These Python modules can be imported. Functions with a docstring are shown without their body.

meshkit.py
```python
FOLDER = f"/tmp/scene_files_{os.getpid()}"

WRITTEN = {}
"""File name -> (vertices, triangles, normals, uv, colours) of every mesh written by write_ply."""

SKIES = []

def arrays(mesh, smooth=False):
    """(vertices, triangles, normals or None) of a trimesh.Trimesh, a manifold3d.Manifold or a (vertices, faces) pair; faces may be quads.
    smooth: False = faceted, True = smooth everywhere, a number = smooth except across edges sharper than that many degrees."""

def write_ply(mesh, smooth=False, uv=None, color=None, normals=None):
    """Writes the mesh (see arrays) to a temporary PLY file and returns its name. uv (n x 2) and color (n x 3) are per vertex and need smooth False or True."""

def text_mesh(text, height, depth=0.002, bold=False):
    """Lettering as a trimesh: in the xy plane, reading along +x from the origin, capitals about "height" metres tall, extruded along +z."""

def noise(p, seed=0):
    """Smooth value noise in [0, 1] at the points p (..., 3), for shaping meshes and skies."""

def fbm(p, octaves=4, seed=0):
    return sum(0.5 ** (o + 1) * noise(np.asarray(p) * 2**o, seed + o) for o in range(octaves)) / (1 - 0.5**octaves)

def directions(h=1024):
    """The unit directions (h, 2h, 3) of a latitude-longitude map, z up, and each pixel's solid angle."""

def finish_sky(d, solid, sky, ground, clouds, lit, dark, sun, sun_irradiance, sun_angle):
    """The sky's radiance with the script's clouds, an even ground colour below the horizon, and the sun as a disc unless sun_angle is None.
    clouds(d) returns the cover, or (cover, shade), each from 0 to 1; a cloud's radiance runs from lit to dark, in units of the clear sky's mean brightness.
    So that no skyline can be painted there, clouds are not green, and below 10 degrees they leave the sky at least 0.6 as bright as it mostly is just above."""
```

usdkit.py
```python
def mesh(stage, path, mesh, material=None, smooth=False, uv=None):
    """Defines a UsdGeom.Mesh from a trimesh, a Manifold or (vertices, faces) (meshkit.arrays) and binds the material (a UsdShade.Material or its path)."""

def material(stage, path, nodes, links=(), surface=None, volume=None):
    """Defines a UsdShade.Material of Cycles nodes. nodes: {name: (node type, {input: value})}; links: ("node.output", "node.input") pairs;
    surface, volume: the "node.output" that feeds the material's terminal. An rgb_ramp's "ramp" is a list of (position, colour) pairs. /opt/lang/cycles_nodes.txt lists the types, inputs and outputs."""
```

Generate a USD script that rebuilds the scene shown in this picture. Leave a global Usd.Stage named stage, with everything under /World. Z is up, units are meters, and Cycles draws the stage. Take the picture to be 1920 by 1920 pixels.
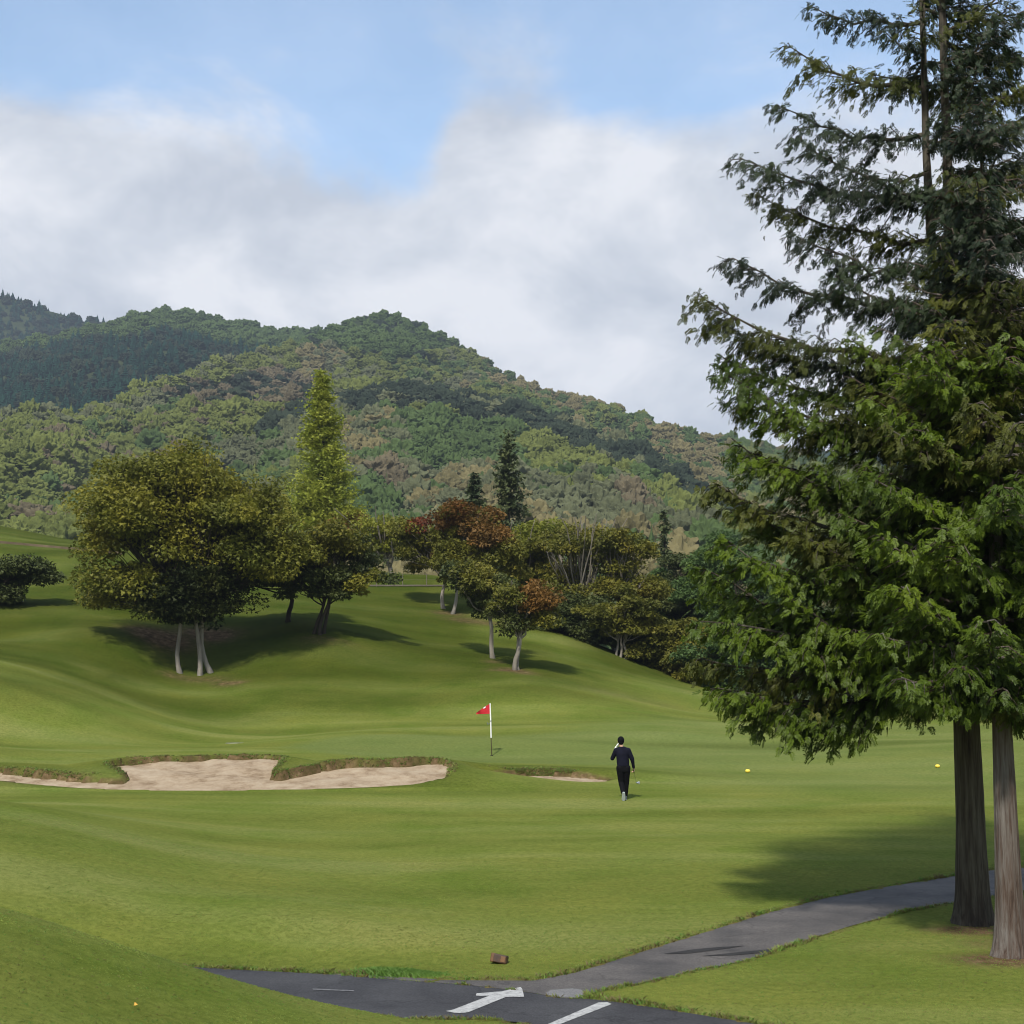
import math, random
import numpy as np, trimesh, shapely, manifold3d as m3
from scipy.interpolate import RBFInterpolator, RegularGridInterpolator
from pxr import Usd, UsdGeom, UsdLux, UsdShade, Gf, Sdf, Vt
import usdkit, meshkit

# ------------------------------------------------------------------ camera, sky, sun
random.seed(5)
RNG = np.random.default_rng(11)
stage = Usd.Stage.CreateInMemory()
UsdGeom.SetStageUpAxis(stage, 'Z'); UsdGeom.SetStageMetersPerUnit(stage, 1.0)
UsdGeom.Xform.Define(stage, '/World'); UsdGeom.Scope.Define(stage, '/World/Looks')
F, CX, CY, HZ, EYE = 2600.0, 960.0, 960.0, 1247.0, 3.7
PITCH = math.atan((HZ - CY) / F)
cam = UsdGeom.Camera.Define(stage, '/World/camera')
cam.AddTranslateOp().Set((0, 0, EYE)); cam.AddRotateXOp().Set(90 + math.degrees(PITCH))
cam.CreateHorizontalApertureAttr(36.0); cam.CreateVerticalApertureAttr(36.0); cam.CreateFocalLengthAttr(36.0 * F / 1920)
cam.CreateClippingRangeAttr((0.1, 20000)); cam.CreateExposureAttr(0.54)

SUN_TO = np.array([-0.25, -0.88, 0.0]); SUN_TO /= np.linalg.norm(SUN_TO)
SUN_EL = math.radians(47)
SUN_TO = SUN_TO * math.cos(SUN_EL) + np.array([0, 0, math.sin(SUN_EL)])
SUN_STRENGTH, SKY_STRENGTH = 0.92, 0.15


def ray(u, v):
    a, b = (np.asarray(u, float) - CX) / F, (CY - np.asarray(v, float)) / F
    s, c = math.sin(PITCH), math.cos(PITCH)
    return np.stack([a, c - b * s, s + b * c], -1)


def at(u, v, Y):
    """The point seen at pixel (u, v) of the photograph at the distance Y along the ground."""
    d = ray(u, v)
    return d / d[..., 1:2] * np.asarray(Y, float)[..., None] + np.array([0, 0, EYE])


def project(p):
    p = np.asarray(p, float) - np.array([0, 0, EYE])
    s, c = math.sin(PITCH), math.cos(PITCH)
    w = p[..., 1] * c + p[..., 2] * s
    return CX + F * p[..., 0] / w, CY - F * (-p[..., 1] * s + p[..., 2] * c) / w


def build_sky():
    dome = UsdLux.DomeLight.Define(stage, '/World/sky'); dome.CreateIntensityAttr(1.0)
    n, L = {}, []
    n['tc'] = ('texture_coordinate', {})
    n['sky'] = ('sky_texture', {'sky_type': 'single_scattering', 'sun_disc': False, 'sun_elevation': SUN_EL, 'sun_rotation': math.atan2(SUN_TO[0], SUN_TO[1]), 'altitude': 200.0, 'air_density': 1.0, 'aerosol_density': 0.3, 'ozone_density': 0.8})
    n['sep'] = ('separate_xyz', {}); L.append(('tc.generated', 'sep.vector'))
    # cloud shape: stretched noise
    n['map'] = ('mapping', {'scale': (4.6, 4.6, 7.5), 'location': (3.1, 1.7, 0.35)}); L.append(('tc.generated', 'map.vector'))
    n['n1'] = ('noise_texture', {'scale': 1.0, 'detail': 12.0, 'roughness': 0.62, 'distortion': 0.35}); L.append(('map.vector', 'n1.vector'))
    # more cloud near the horizon, broken higher up
    n['bias'] = ('rgb_ramp', {'ramp': [(0.0, (0.62,) * 3), (0.315, (0.58,) * 3), (0.350, (0.42,) * 3), (0.385, (0.22,) * 3), (0.45, (0.16,) * 3), (0.7, (0.20,) * 3), (1.0, (0.22,) * 3)]})
    L.append(('sep.z', 'bias.fac'))
    n['sum'] = ('math', {'math_type': 'add'}); L += [('n1.fac', 'sum.value1'), ('bias.color', 'sum.value2')]
    last = 'sum.value'
    for i, (u, v, r, amt) in enumerate([(720, 260, 0.085, -0.26), (1250, 150, 0.12, -0.10), (400, 60, 0.10, -0.08), (885, 275, 0.040, 0.30), (250, 330, 0.09, 0.06), (180, 110, 0.11, -0.14), (1080, 350, 0.06, 0.16)]):
        d = ray(u, v); d = d / np.linalg.norm(d)
        n[f'd{i}'] = ('vector_math', {'math_type': 'distance', 'vector2': tuple(d)}); L.append(('tc.generated', f'd{i}.vector1'))
        n[f'r{i}'] = ('map_range', {'range_type': 'smoothstep', 'from_min': 0.0, 'from_max': r, 'to_min': amt, 'to_max': 0.0, 'clamp': True}); L.append((f'd{i}.value', f'r{i}.value'))
        n[f'a{i}'] = ('math', {'math_type': 'add'}); L += [(last, f'a{i}.value1'), (f'r{i}.result', f'a{i}.value2')]
        last = f'a{i}.value'
    n['cover'] = ('map_range', {'range_type': 'smoothstep', 'from_min': 0.62, 'from_max': 0.93, 'to_min': 0.22, 'to_max': 1.0, 'clamp': True}); L.append((last, 'cover.value'))
    # cloud tone
    n['map2'] = ('mapping', {'scale': (6.0, 6.0, 9.5), 'location': (0.4, 7.7, 2.2)}); L.append(('tc.generated', 'map2.vector'))
    n['n2'] = ('noise_texture', {'scale': 1.2, 'detail': 10.0, 'roughness': 0.57, 'distortion': 0.2}); L.append(('map2.vector', 'n2.vector'))
    k = 1.0 / SKY_STRENGTH
    n['tone'] = ('rgb_ramp', {'ramp': [(0.36, tuple(k * x for x in (0.39, 0.425, 0.49))), (0.47, tuple(k * x for x in (0.47, 0.50, 0.555))), (0.60, tuple(k * x for x in (0.585, 0.60, 0.64)))]}); L.append(('n2.fac', 'tone.fac'))
    n['tint'] = ('mix', {'mix_type': 'multiply', 'fac': 1.0, 'color2': (1.02, 1.09, 1.07)}); L.append(('sky.color', 'tint.color1'))
    n['mix'] = ('mix', {'mix_type': 'mix'}); L += [('cover.result', 'mix.fac'), ('tint.color', 'mix.color1'), ('tone.color', 'mix.color2')]
    n['bg'] = ('background_shader', {'strength': SKY_STRENGTH}); L.append(('mix.color', 'bg.color'))
    m = usdkit.material(stage, '/World/Looks/sky_look', n, L, surface='bg.background')
    UsdShade.MaterialBindingAPI.Apply(dome.GetPrim()).Bind(m)
    dome.GetPrim().SetCustomDataByKey('kind', 'structure')
    sun = UsdLux.DistantLight.Define(stage, '/World/sun')
    sun.CreateIntensityAttr(SUN_STRENGTH); sun.CreateAngleAttr(4.0); sun.CreateNormalizeAttr(True); sun.CreateColorAttr((1.0, 0.94, 0.84))
    z = Gf.Vec3d(*map(float, SUN_TO))
    sun.AddTransformOp().Set(Gf.Matrix4d().SetRotate(Gf.Rotation(Gf.Vec3d(0, 0, 1), z)))


build_sky()

# ------------------------------------------------------------------ helpers
TAKEN = {}


def numbered(parent, name):
    k = TAKEN.get((parent, name), -1) + 1
    TAKEN[(parent, name)] = k
    return f'{parent}/{name}' if k == 0 else f'{parent}/{name}_{k:03d}'


def path_of(p):
    return '/World' if p is None else str(p.GetPath())


def tag(p, label=None, cat=None, group=None, kind=None):
    for k, v in (('label', label), ('category', cat), ('group', group), ('kind', kind)):
        if v: p.SetCustomDataByKey(k, v)
    return p


def obj(name, mesh, mat, parent=None, smooth=False, **t):
    p = usdkit.mesh(stage, numbered(path_of(parent), name), mesh, '/World/Looks/' + mat, smooth=smooth).GetPrim()
    return tag(p, **t)


def thing(name, label, cat, loc=(0, 0, 0), rz=0.0, group=None):
    x = UsdGeom.Xform.Define(stage, numbered('/World', name))
    x.AddTranslateOp().Set(tuple(map(float, loc)))
    if rz: x.AddRotateZOp().Set(float(rz))
    return tag(x.GetPrim(), label, cat, group)


def mat(name, nodes, links, surface='p.BSDF', volume=None):
    return usdkit.material(stage, '/World/Looks/' + name, nodes, links, surface=surface, volume=volume)


def plain(name, color, rough=0.6, metallic=0.0, vary=0.15, scale=6.0):
    c = np.array(color)
    mat(name, {'g': ('texture_coordinate', {}), 'n': ('noise_texture', {'scale': scale, 'detail': 5.0}), 'r': ('rgb_ramp', {'ramp': [(0.3, tuple(c * (1 - vary))), (0.7, tuple(np.minimum(c * (1 + vary), 0.95)))]}), 'p': ('principled_bsdf', {'roughness': rough, 'metallic': metallic, 'specular_ior_level': 0.5 if rough < 0.65 else 0.1})},
        [('g.object', 'n.vector'), ('n.fac', 'r.fac'), ('r.color', 'p.base_color')])


def leafy(name, stops, through=0.25, scale=0.5, spread=0.30, rough=0.55, spec=0.25):
    """Foliage: each leaf its own tone, larger patches of tone across the crown, light shining through."""
    mat(name, {'g': ('geometry', {}), 'n': ('noise_texture', {'scale': scale, 'detail': 3.0}),
               'a': ('math', {'math_type': 'multiply', 'value2': spread}), 'b': ('math', {'math_type': 'multiply_add', 'value2': 1.5, 'value3': -0.25 - spread / 2}),
               's': ('math', {'math_type': 'add', 'use_clamp': True}), 'r': ('rgb_ramp', {'ramp': stops}),
               'p': ('principled_bsdf', {'roughness': rough, 'specular_ior_level': spec}), 't': ('translucent_bsdf', {}), 'm': ('mix_closure', {'fac': through})},
        [('g.position', 'n.vector'), ('g.random_per_island', 'a.value1'), ('n.fac', 'b.value1'), ('a.value', 's.value1'), ('b.value', 's.value2'), ('s.value', 'r.fac'),
         ('r.color', 'p.base_color'), ('r.color', 't.color'), ('p.BSDF', 'm.closure1'), ('t.BSDF', 'm.closure2')], surface='m.closure')


def bark(name, stops, stretch=0.12, scale=9.0, bump=0.5):
    mat(name, {'g': ('geometry', {}), 'm': ('mapping', {'scale': (scale, scale, scale * stretch)}), 'n': ('noise_texture', {'scale': 1.0, 'detail': 6.0, 'roughness': 0.65, 'distortion': 0.4}),
               'm2': ('mapping', {'scale': (1.6, 1.6, 0.5)}), 'n2': ('noise_texture', {'scale': 1.0, 'detail': 2.0}), 'a': ('mix', {'mix_type': 'mix', 'fac': 0.45}),
               'r': ('rgb_ramp', {'ramp': stops}), 'b': ('bump', {'strength': bump, 'distance': 0.03}), 'p': ('principled_bsdf', {'roughness': 0.85, 'specular_ior_level': 0.15})},
        [('g.position', 'm.vector'), ('m.vector', 'n.vector'), ('g.position', 'm2.vector'), ('m2.vector', 'n2.vector'), ('n.fac', 'a.color1'), ('n2.fac', 'a.color2'), ('a.color', 'r.fac'), ('r.color', 'p.base_color'),
         ('n.fac', 'b.height'), ('b.normal', 'p.normal')])


def join(parts):
    vs, fs, k = [], [], 0
    for v, f in parts:
        vs.append(v); fs.append(np.asarray(f) + k); k += len(v)
    return np.vstack(vs), np.vstack(fs)


def tube(pts, radii, n=7, rough=0.0, cap=True):
    pts, radii = np.asarray(pts, float), np.broadcast_to(np.asarray(radii, float), len(pts))
    t = np.gradient(pts, axis=0); t /= np.maximum(np.linalg.norm(t, axis=1, keepdims=True), 1e-9)
    ref = np.array([0.0, 1, 0]) if abs(t[0, 1]) < 0.8 else np.array([1.0, 0, 0])
    a = np.cross(t, ref); a /= np.maximum(np.linalg.norm(a, axis=1, keepdims=True), 1e-9)
    b = np.cross(t, a)
    ang = np.linspace(0, 2 * np.pi, n, endpoint=False)
    rr = radii[:, None] * (1 + (rough * (RNG.random((len(pts), n)) - 0.5) if rough else 0))
    v = (pts[:, None] + (a[:, None] * np.cos(ang)[None, :, None] + b[:, None] * np.sin(ang)[None, :, None]) * rr[..., None]).reshape(-1, 3)
    i = np.arange(len(pts) - 1)[:, None] * n + np.arange(n)[None]
    j = np.arange(len(pts) - 1)[:, None] * n + (np.arange(n)[None] + 1) % n
    f = np.concatenate([np.stack([i, j, j + n], -1).reshape(-1, 3), np.stack([i, j + n, i + n], -1).reshape(-1, 3)])
    if cap:
        v = np.vstack([v, pts[-1] + t[-1] * radii[-1] * 0.6, pts[0]])
        k = (len(pts) - 1) * n
        f = np.vstack([f, [[k + q, k + (q + 1) % n, len(v) - 2] for q in range(n)], [[(q + 1) % n, q, len(v) - 1] for q in range(n)]])
    return v, f


def unit(v):
    return v / np.maximum(np.linalg.norm(v, axis=-1, keepdims=True), 1e-9)


def scatter(template, P, D, N, S):
    """Copies of a template (x = along D, z = along N) at points P with sizes S, joined into one mesh."""
    tv, tf = template
    x = unit(D); z = unit(N - x * (N * x).sum(-1, keepdims=True)); y = np.cross(z, x)
    R = np.stack([x, y, z], 1) * np.asarray(S)[:, None, None]
    v = np.einsum('vk,nkc->nvc', tv, R) + P[:, None]
    f = tf[None] + np.arange(len(P))[:, None, None] * len(tv)
    return v.reshape(-1, 3), f.reshape(-1, 3)


def frond(lobes, spread, droop, seed, wide=0.16):
    """A flat fan-shaped spray: several pointed lobes from one stem, bent down at the tips."""
    r = np.random.default_rng(seed)
    vs, fs = [], []
    for k in range(lobes):
        q = (k / (lobes - 1) - 0.5) * 2
        a = q * spread + r.normal(0, 0.08); ln = (1 - 0.35 * abs(q)) * r.uniform(0.8, 1.1); w = wide * r.uniform(0.8, 1.25)
        c, s = math.cos(a), math.sin(a)
        for px, py in ((0, 0), (0.55 * ln, w), (ln, r.normal(0, 0.04)), (0.5 * ln, -w)):
            X, Y = px * c - py * s, px * s + py * c
            vs.append((X, Y, -droop * (X * X + 0.6 * Y * Y) + r.normal(0, 0.025)))
        b = 4 * k; fs += [(b, b + 1, b + 2), (b, b + 2, b + 3)]
    # one island per spray: the lobes share the stem vertex
    vs, fs = np.array(vs), np.array(fs)
    fs[fs % 4 == 0] = 0
    return vs, fs


FRONDS = [frond(6, 1.0, 0.35, 1, 0.24), frond(5, 0.85, 0.5, 2, 0.25), frond(6, 1.2, 0.3, 3, 0.26)]


def feather(seed, pairs=5):
    """A drooping feather-shaped spray: a spine with pointed side lobes."""
    r = np.random.default_rng(seed); vs = [(0, 0, 0)]; fs = []
    for k in range(pairs):
        x = 0.08 + 0.8 * k / pairs
        for sg in (-1, 1):
            l = (0.30 - 0.17 * k / pairs) * r.uniform(0.7, 1.25); w = 0.075
            pts = [(x, 0), (x + 0.45 * l + w * 0.5, sg * l * 0.45), (x + 0.75 * l, sg * l), (x + 0.3 * l - w, sg * l * 0.55)]
            b = len(vs)
            vs += [(px, py, -0.35 * px * px - 0.25 * py * py + r.normal(0, 0.02)) for px, py in pts]
            fs += [(0, b + 1, b + 3)] if k == 0 else []
            fs += [(b, b + 1, b + 2), (b, b + 2, b + 3)] if sg < 0 else [(b, b + 2, b + 1), (b, b + 3, b + 2)]
    b = len(vs); vs += [(0.0, 0.03, 0), (0.0, -0.03, 0), (1.05, 0, -0.4)]; fs += [(b, b + 1, b + 2)]
    return np.array(vs, float), np.array(fs)


NEEDLE = [feather(4, 6), feather(5, 5), feather(6, 7)]
LEAF = (np.array([[0, 0, 0], [0.5, 0.36, 0.06], [1, 0, -0.12], [0.5, -0.36, 0.04]]), np.array([[0, 1, 2], [0, 2, 3]]))
LEAF3 = [frond(3, 0.8, 0.3, 6, 0.24), frond(3, 1.0, 0.1, 7, 0.22)]


def multi(templates, P, D, N, S, rng):
    which = rng.integers(0, len(templates), len(P))
    out = [scatter(t, P[which == i], D[which == i], N[which == i], S[which == i]) for i, t in enumerate(templates) if (which == i).any()]
    return join(out)


def rand_dirs(n, rng):
    v = rng.normal(size=(n, 3))
    return unit(v)


# ------------------------------------------------------------------ terrain
ctrl = []
def c3(u, v, Y): ctrl.append(tuple(at(u, v, Y)))
def cw(x, y, z): ctrl.append((x, y, z))

# where the photographer stands, the slope in front and the two mounds on the left
for x, y, z in [(0, -15, 2.0), (-12, -15, 2.6), (12, -15, 1.4), (0, 0, 1.95), (-5, 0, 2.1), (6, 0, 1.2), (0, 5, 1.45), (0, 9, 0.75), (3, 9, 0.45), (7, 9, 0.25), (14, 9, 0.2), (0, 12, 0.22), (3, 12, 0.05), (7, 12, 0.0),
                (-9, 3, 2.3), (-16, 5, 2.4), (-25, 5, 3.0), (-30, 25, 3.2), (-18, 14, 2.1), (-9, 16.6, 1.0), (-6, 16.4, 0.42), (-14, 17, 1.7), (14, 15, 0.0), (25, 10, 0.0), (30, 25, 0.0), (30, 45, 0.3), (45, 30, 0.3), (-9, 28, 0.80), (-7, 28, 0.35), (-12, 31, 0.75), (-14, 26, 1.6), (-9, 32, 0.3), (-7, 20, 0.72), (-10, 20, 1.15), (-5, 19.5, 0.28)]:
    cw(x, y, z)
for u, v, Y in [(0, 1703, 14.0), (180, 1758, 14.2), (350, 1812, 14.5), (520, 1860, 14.4), (0, 1920, 9.6), (300, 1920, 11.2), (600, 1915, 12.9), (-200, 1660, 13.6)]:
    c3(u, v, Y)
for u, v, Y in [(0, 1542, 24.0), (160, 1580, 23.5), (330, 1650, 22.3), (520, 1715, 19.8), (-250, 1500, 24.5)]:
    c3(u, v, Y)
for x, y in [(-4, 16.5), (-2, 16), (0, 15), (0, 17), (2, 15), (4, 15), (6, 15), (3, 18), (5, 19), (7, 18), (9, 19), (7, 21), (10, 22), (0, 20), (-3, 19), (-2, 23), (3, 23), (0, 27), (5, 27), (10, 28), (-4, 28),
             (0, 32), (-6, 33), (6, 33), (13, 33), (0, 38), (-6, 38), (-12, 38), (-16, 37), (5, 38), (12, 39), (18, 38), (18, 25), (22, 33), (3, 43), (8, 44), (14, 45), (-22, 38)]:
    cw(x, y, 0.12 if x < -10 else 0.0)
for x, y, z in [(-3, 41, 0.0), (-8, 41, 0.0), (-14, 41, .03), (-18, 41.5, .1), (-1, 50, 0.15), (-1, 55, 0.08), (3, 52, 0.1), (-6, 52, 0.35), (-12, 52, 0.5), (-16, 48, 0.5), (8, 52, 0.15), (14, 52, 0.2), (20, 52, 0.5), (-20, 50, 0.9), (-24, 44, 0.8), (4, 48, 0.12), (-1, 46, 0.1)]:
    cw(x, y, z)
for u, v, Y in [(920, 1408, 57), (900, 1375, 63), (900, 1335, 72), (600, 1375, 62), (300, 1380, 61), (0, 1380, 57), (0, 1288, 61), (150, 1330, 61), (-200, 1250, 62), (120, 1285, 69), (-150, 1200, 74), (1100, 1372, 63), (1300, 1378, 63), (1500, 1375, 66), (1750, 1372, 66),
                (1180, 1302, 80), (1000, 1292, 77), (1330, 1340, 76), (1500, 1328, 84), (1700, 1330, 84), (1950, 1332, 84), (1250, 1335, 75), (0, 1200, 80), (0, 1100, 95), (0, 1040, 107), (0, 1003, 121), (200, 1190, 81), (200, 1110, 94), (200, 1042, 109), (190, 1030, 116),
                (375, 1268, 80), (335, 1264, 80), (600, 1192, 84), (540, 1166, 88), (700, 1120, 104), (760, 1104, 108), (760, 1077, 117), (690, 1078, 117), (830, 1082, 117), (900, 1150, 101), (835, 1140, 102), (920, 1236, 85), (968, 1257, 82), (1000, 1182, 97), (1050, 1187, 98), (1130, 1222, 96),
                (1200, 1252, 95), (1330, 1292, 94), (700, 1285, 78), (500, 1305, 75), (400, 1345, 71), (700, 1345, 71), (420, 1120, 98), (420, 1200, 86), (520, 1080, 112), (400, 1040, 116), (1420, 1312, 90), (800, 1200, 91), (750, 1250, 82)]:
    c3(u, v, Y)
for x, y, z in [(-60, 130, 19), (-60, 100, 15), (-60, 70, 8), (-60, 45, 5), (-45, 160, 13), (-20, 150, 10), (0, 150, 6), (20, 140, 0), (45, 120, -1), (45, 90, 1.5), (60, 60, 1), (70, 100, 0), (0, 200, 0), (-50, 220, 2), (60, 200, -2), (-110, 150, 15), (-110, 80, 10), (110, 150, -1), (110, 60, 0),
                (-110, 0, 4), (110, 0, 0), (0, -60, 2), (0, 300, -4), (-150, 300, -4), (150, 300, -4), (12, 112, 2.0), (22, 104, 0.5), (5, 125, 5)]:
    cw(x, y, z)
ctrl = np.array(ctrl)
rbf = RBFInterpolator(ctrl[:, :2] / 30, ctrl[:, 2], kernel='thin_plate_spline', smoothing=2e-4)

# bunkers, outlined on the sloping sand plane
S1, S2 = (41.0, -0.05, 0.155), (44.0, -0.05, 0.10)
def on_plane(u, v, S):
    k = -ray(u, v); k = k[..., 2] / -k[..., 1]
    y = (EYE - S[1] + S[2] * S[0]) / (k + S[2])
    return at(u, v, y)[..., :2]


def outline(pts, S):
    p = np.array([on_plane(u, v, S) for u, v in pts])
    g = shapely.Polygon(p).buffer(0)
    return g.buffer(0.25).buffer(-0.45).buffer(0.2)


SAND1 = outline([(-40, 1453), (30, 1456), (110, 1463), (200, 1470), (240, 1472), (246, 1468), (225, 1454), (205, 1444), (235, 1437), (300, 1431), (360, 1428), (420, 1423), (480, 1424), (520, 1428), (527, 1435), (518, 1447), (508, 1461), (525, 1464), (560, 1455), (610, 1445), (650, 1439), (700, 1440), (745, 1437), (790, 1434), (828, 1436), (843, 1443), (842, 1453), (834, 1466),
                 (770, 1473), (700, 1477), (600, 1480), (500, 1482), (380, 1483), (240, 1482), (140, 1478), (60, 1472), (-40, 1466)], S1)
SAND2 = outline([(842, 1463), (880, 1461), (920, 1459), (960, 1457), (1000, 1455), (1060, 1456), (1110, 1460), (1160, 1466), (1090, 1468), (1000, 1464), (940, 1463)], S2)


def sand_z(x, y, S):
    return S[1] + S[2] * (y - S[0]) + 0.16 * (meshkit.fbm(np.stack([x * 0.9, y * 1.2, 0 * x], -1), 4, 3) - 0.5) * np.clip((y - S[0] - 0.8) / 1.5, 0.2, 1)


def plane0(u, v):
    d = ray(u, v); return np.array([0, 0, EYE]) - d / d[2] * EYE


def img_poly(pts):
    q = [plane0(u, v)[:2] for u, v in pts]
    return shapely.Polygon(q).buffer(0)


ROAD = img_poly([(60, 1800), (200, 1802), (350, 1811), (450, 1817), (600, 1824), (720, 1834), (880, 1846), (985, 1858), (1060, 1872), (1100, 1870), (1180, 1880), (1280, 1896), (1440, 1922), (1560, 1945), (1800, 1990), (2100, 2040), (1900, 2200), (1300, 2080), (1150, 1990), (1060, 1938), (990, 1917), (900, 1908), (800, 1909), (700, 1905), (600, 1905), (480, 1880), (300, 1870), (60, 1850)])
LANE = img_poly([(600, 1823), (720, 1827), (840, 1836), (1000, 1837), (1080, 1822), (1130, 1806), (1230, 1775), (1330, 1744), (1440, 1710), (1550, 1682), (1660, 1662), (1780, 1643), (1870, 1627), (2000, 1608), (2200, 1585), (2250, 1620), (2050, 1648), (1900, 1672), (1790, 1691), (1700, 1707), (1600, 1733), (1500, 1765), (1400, 1799), (1300, 1820), (1200, 1842), (1120, 1857), (1098, 1864), (1100, 1872), (1060, 1880), (980, 1868), (880, 1855), (720, 1842)]).difference(ROAD.buffer(0.02))
for g in (SAND1, SAND2, ROAD, LANE): shapely.prepare(g)


def pts_in(g, x, y):
    return shapely.contains_xy(g, x, y)


def dist_to(g, x, y):
    return shapely.distance(shapely.points(x, y), g)


def ground_z(x, y, fine=True):
    x, y = np.broadcast_arrays(np.asarray(x, float), np.asarray(y, float))
    shape = x.shape; x, y = x.ravel().copy(), y.ravel().copy()
    z = np.empty(len(x))
    far = np.hypot(x, y - 60)
    inside = far < 260
    for a in range(0, len(x), 20000):
        z[a:a + 20000] = rbf(np.stack([x[a:a + 20000], y[a:a + 20000]], 1) / 30)
    z = np.where(inside, z, -4) * np.clip((300 - far) / 90, 0, 1) + -4 * (1 - np.clip((300 - far) / 90, 0, 1))
    p = np.stack([x, y, 0 * x], -1)
    lay = np.clip((y - 54) / 8, 0, 1) * np.clip((88 - y) / 14, 0, 1)
    z = z + lay * 0.85 * (meshkit.fbm(p * (0.085, 0.16, 1), 2, 8) - 0.5)
    z = z + 0.20 * np.clip((y - 18) / 10, 0, 1) * (meshkit.fbm(p * (0.10, 0.24, 1), 2, 21) - 0.5)
    z = z + 0.5 * np.clip((y - 66) / 20, 0, 1) * (meshkit.fbm(p * (0.10, 0.14, 1), 3, 5) - 0.5)
    near = (y > 34) & (y < 62) & (x > -30) & (x < 12)
    if near.any():
        for S, poly, lip, top in ((S1, SAND1, 0.25, 0.80), (S2, SAND2, 0.24, 0.42)):
            xi, yi, zi = x[near], y[near], z[near]
            d = dist_to(poly, xi, yi)
            rise = np.minimum(S[1] + S[2] * (yi - S[0]) + lip * np.clip((yi - S[0]) / 1.2, 0, 1), top) - zi
            rise = np.clip(rise, 0, None) * np.exp(-(d / 2.6) ** 1.5)
            rough = 0.09 * (meshkit.fbm(np.stack([xi * 3, yi * 3, 0 * xi], -1), 3, 12) - 0.5) * np.exp(-d / 0.5)
            plane = S[1] + S[2] * (yi - S[0]); fr = np.clip((S[0] + 1.9 - yi) / 0.8, 0, 1)
            out = zi + rise + rough * (1 - fr)
            out = out + (plane + 0.02 - out) * fr * np.exp(-d / 0.5)
            zi = np.where(d <= 0.0, plane - 0.22 + 0.15 * fr, out)
            z[near] = zi
    flat = (y > 8) & (y < 26) & (x > -9) & (x < 16)
    if flat.any():
        xi, yi = x[flat], y[flat]
        d = np.minimum(dist_to(ROAD, xi, yi), dist_to(LANE, xi, yi)); sink = 0.03 if fine else 0.0
        z[flat] = z[flat] * np.clip(d / 0.7, 0, 1) ** 1.0 - sink * (d <= 0)
    return z.reshape(shape)


def axis(parts):
    out = [np.linspace(a, b, max(2, int(round((b - a) / s)) + 1))[:-1] for a, b, s in parts]
    return np.concatenate(out + [[parts[-1][1]]])


gx = axis([(-4000, -600, 425), (-600, -130, 47), (-130, -50, 4), (-50, -20, 0.8), (-20, -8, 0.17), (-8, 8, 0.14), (8, 16, 0.3), (16, 50, 1.0), (50, 130, 4), (130, 600, 47), (600, 4000, 425)])
gy = axis([(-600, -60, 60), (-60, 0, 4), (0, 9, 0.5), (9, 23, 0.14), (23, 38, 0.4), (38, 49, 0.13), (49, 70, 0.5), (70, 130, 0.8), (130, 300, 6), (300, 800, 50), (800, 4000, 400)])
GX, GY = np.meshgrid(gx, gy)
GZ = ground_z(GX, GY)
ZI = RegularGridInterpolator((gy, gx), GZ)


def surf(x, y):
    x, y = np.broadcast_arrays(np.asarray(x, float), np.asarray(y, float))
    return ZI(np.stack([y, x], -1))


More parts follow.
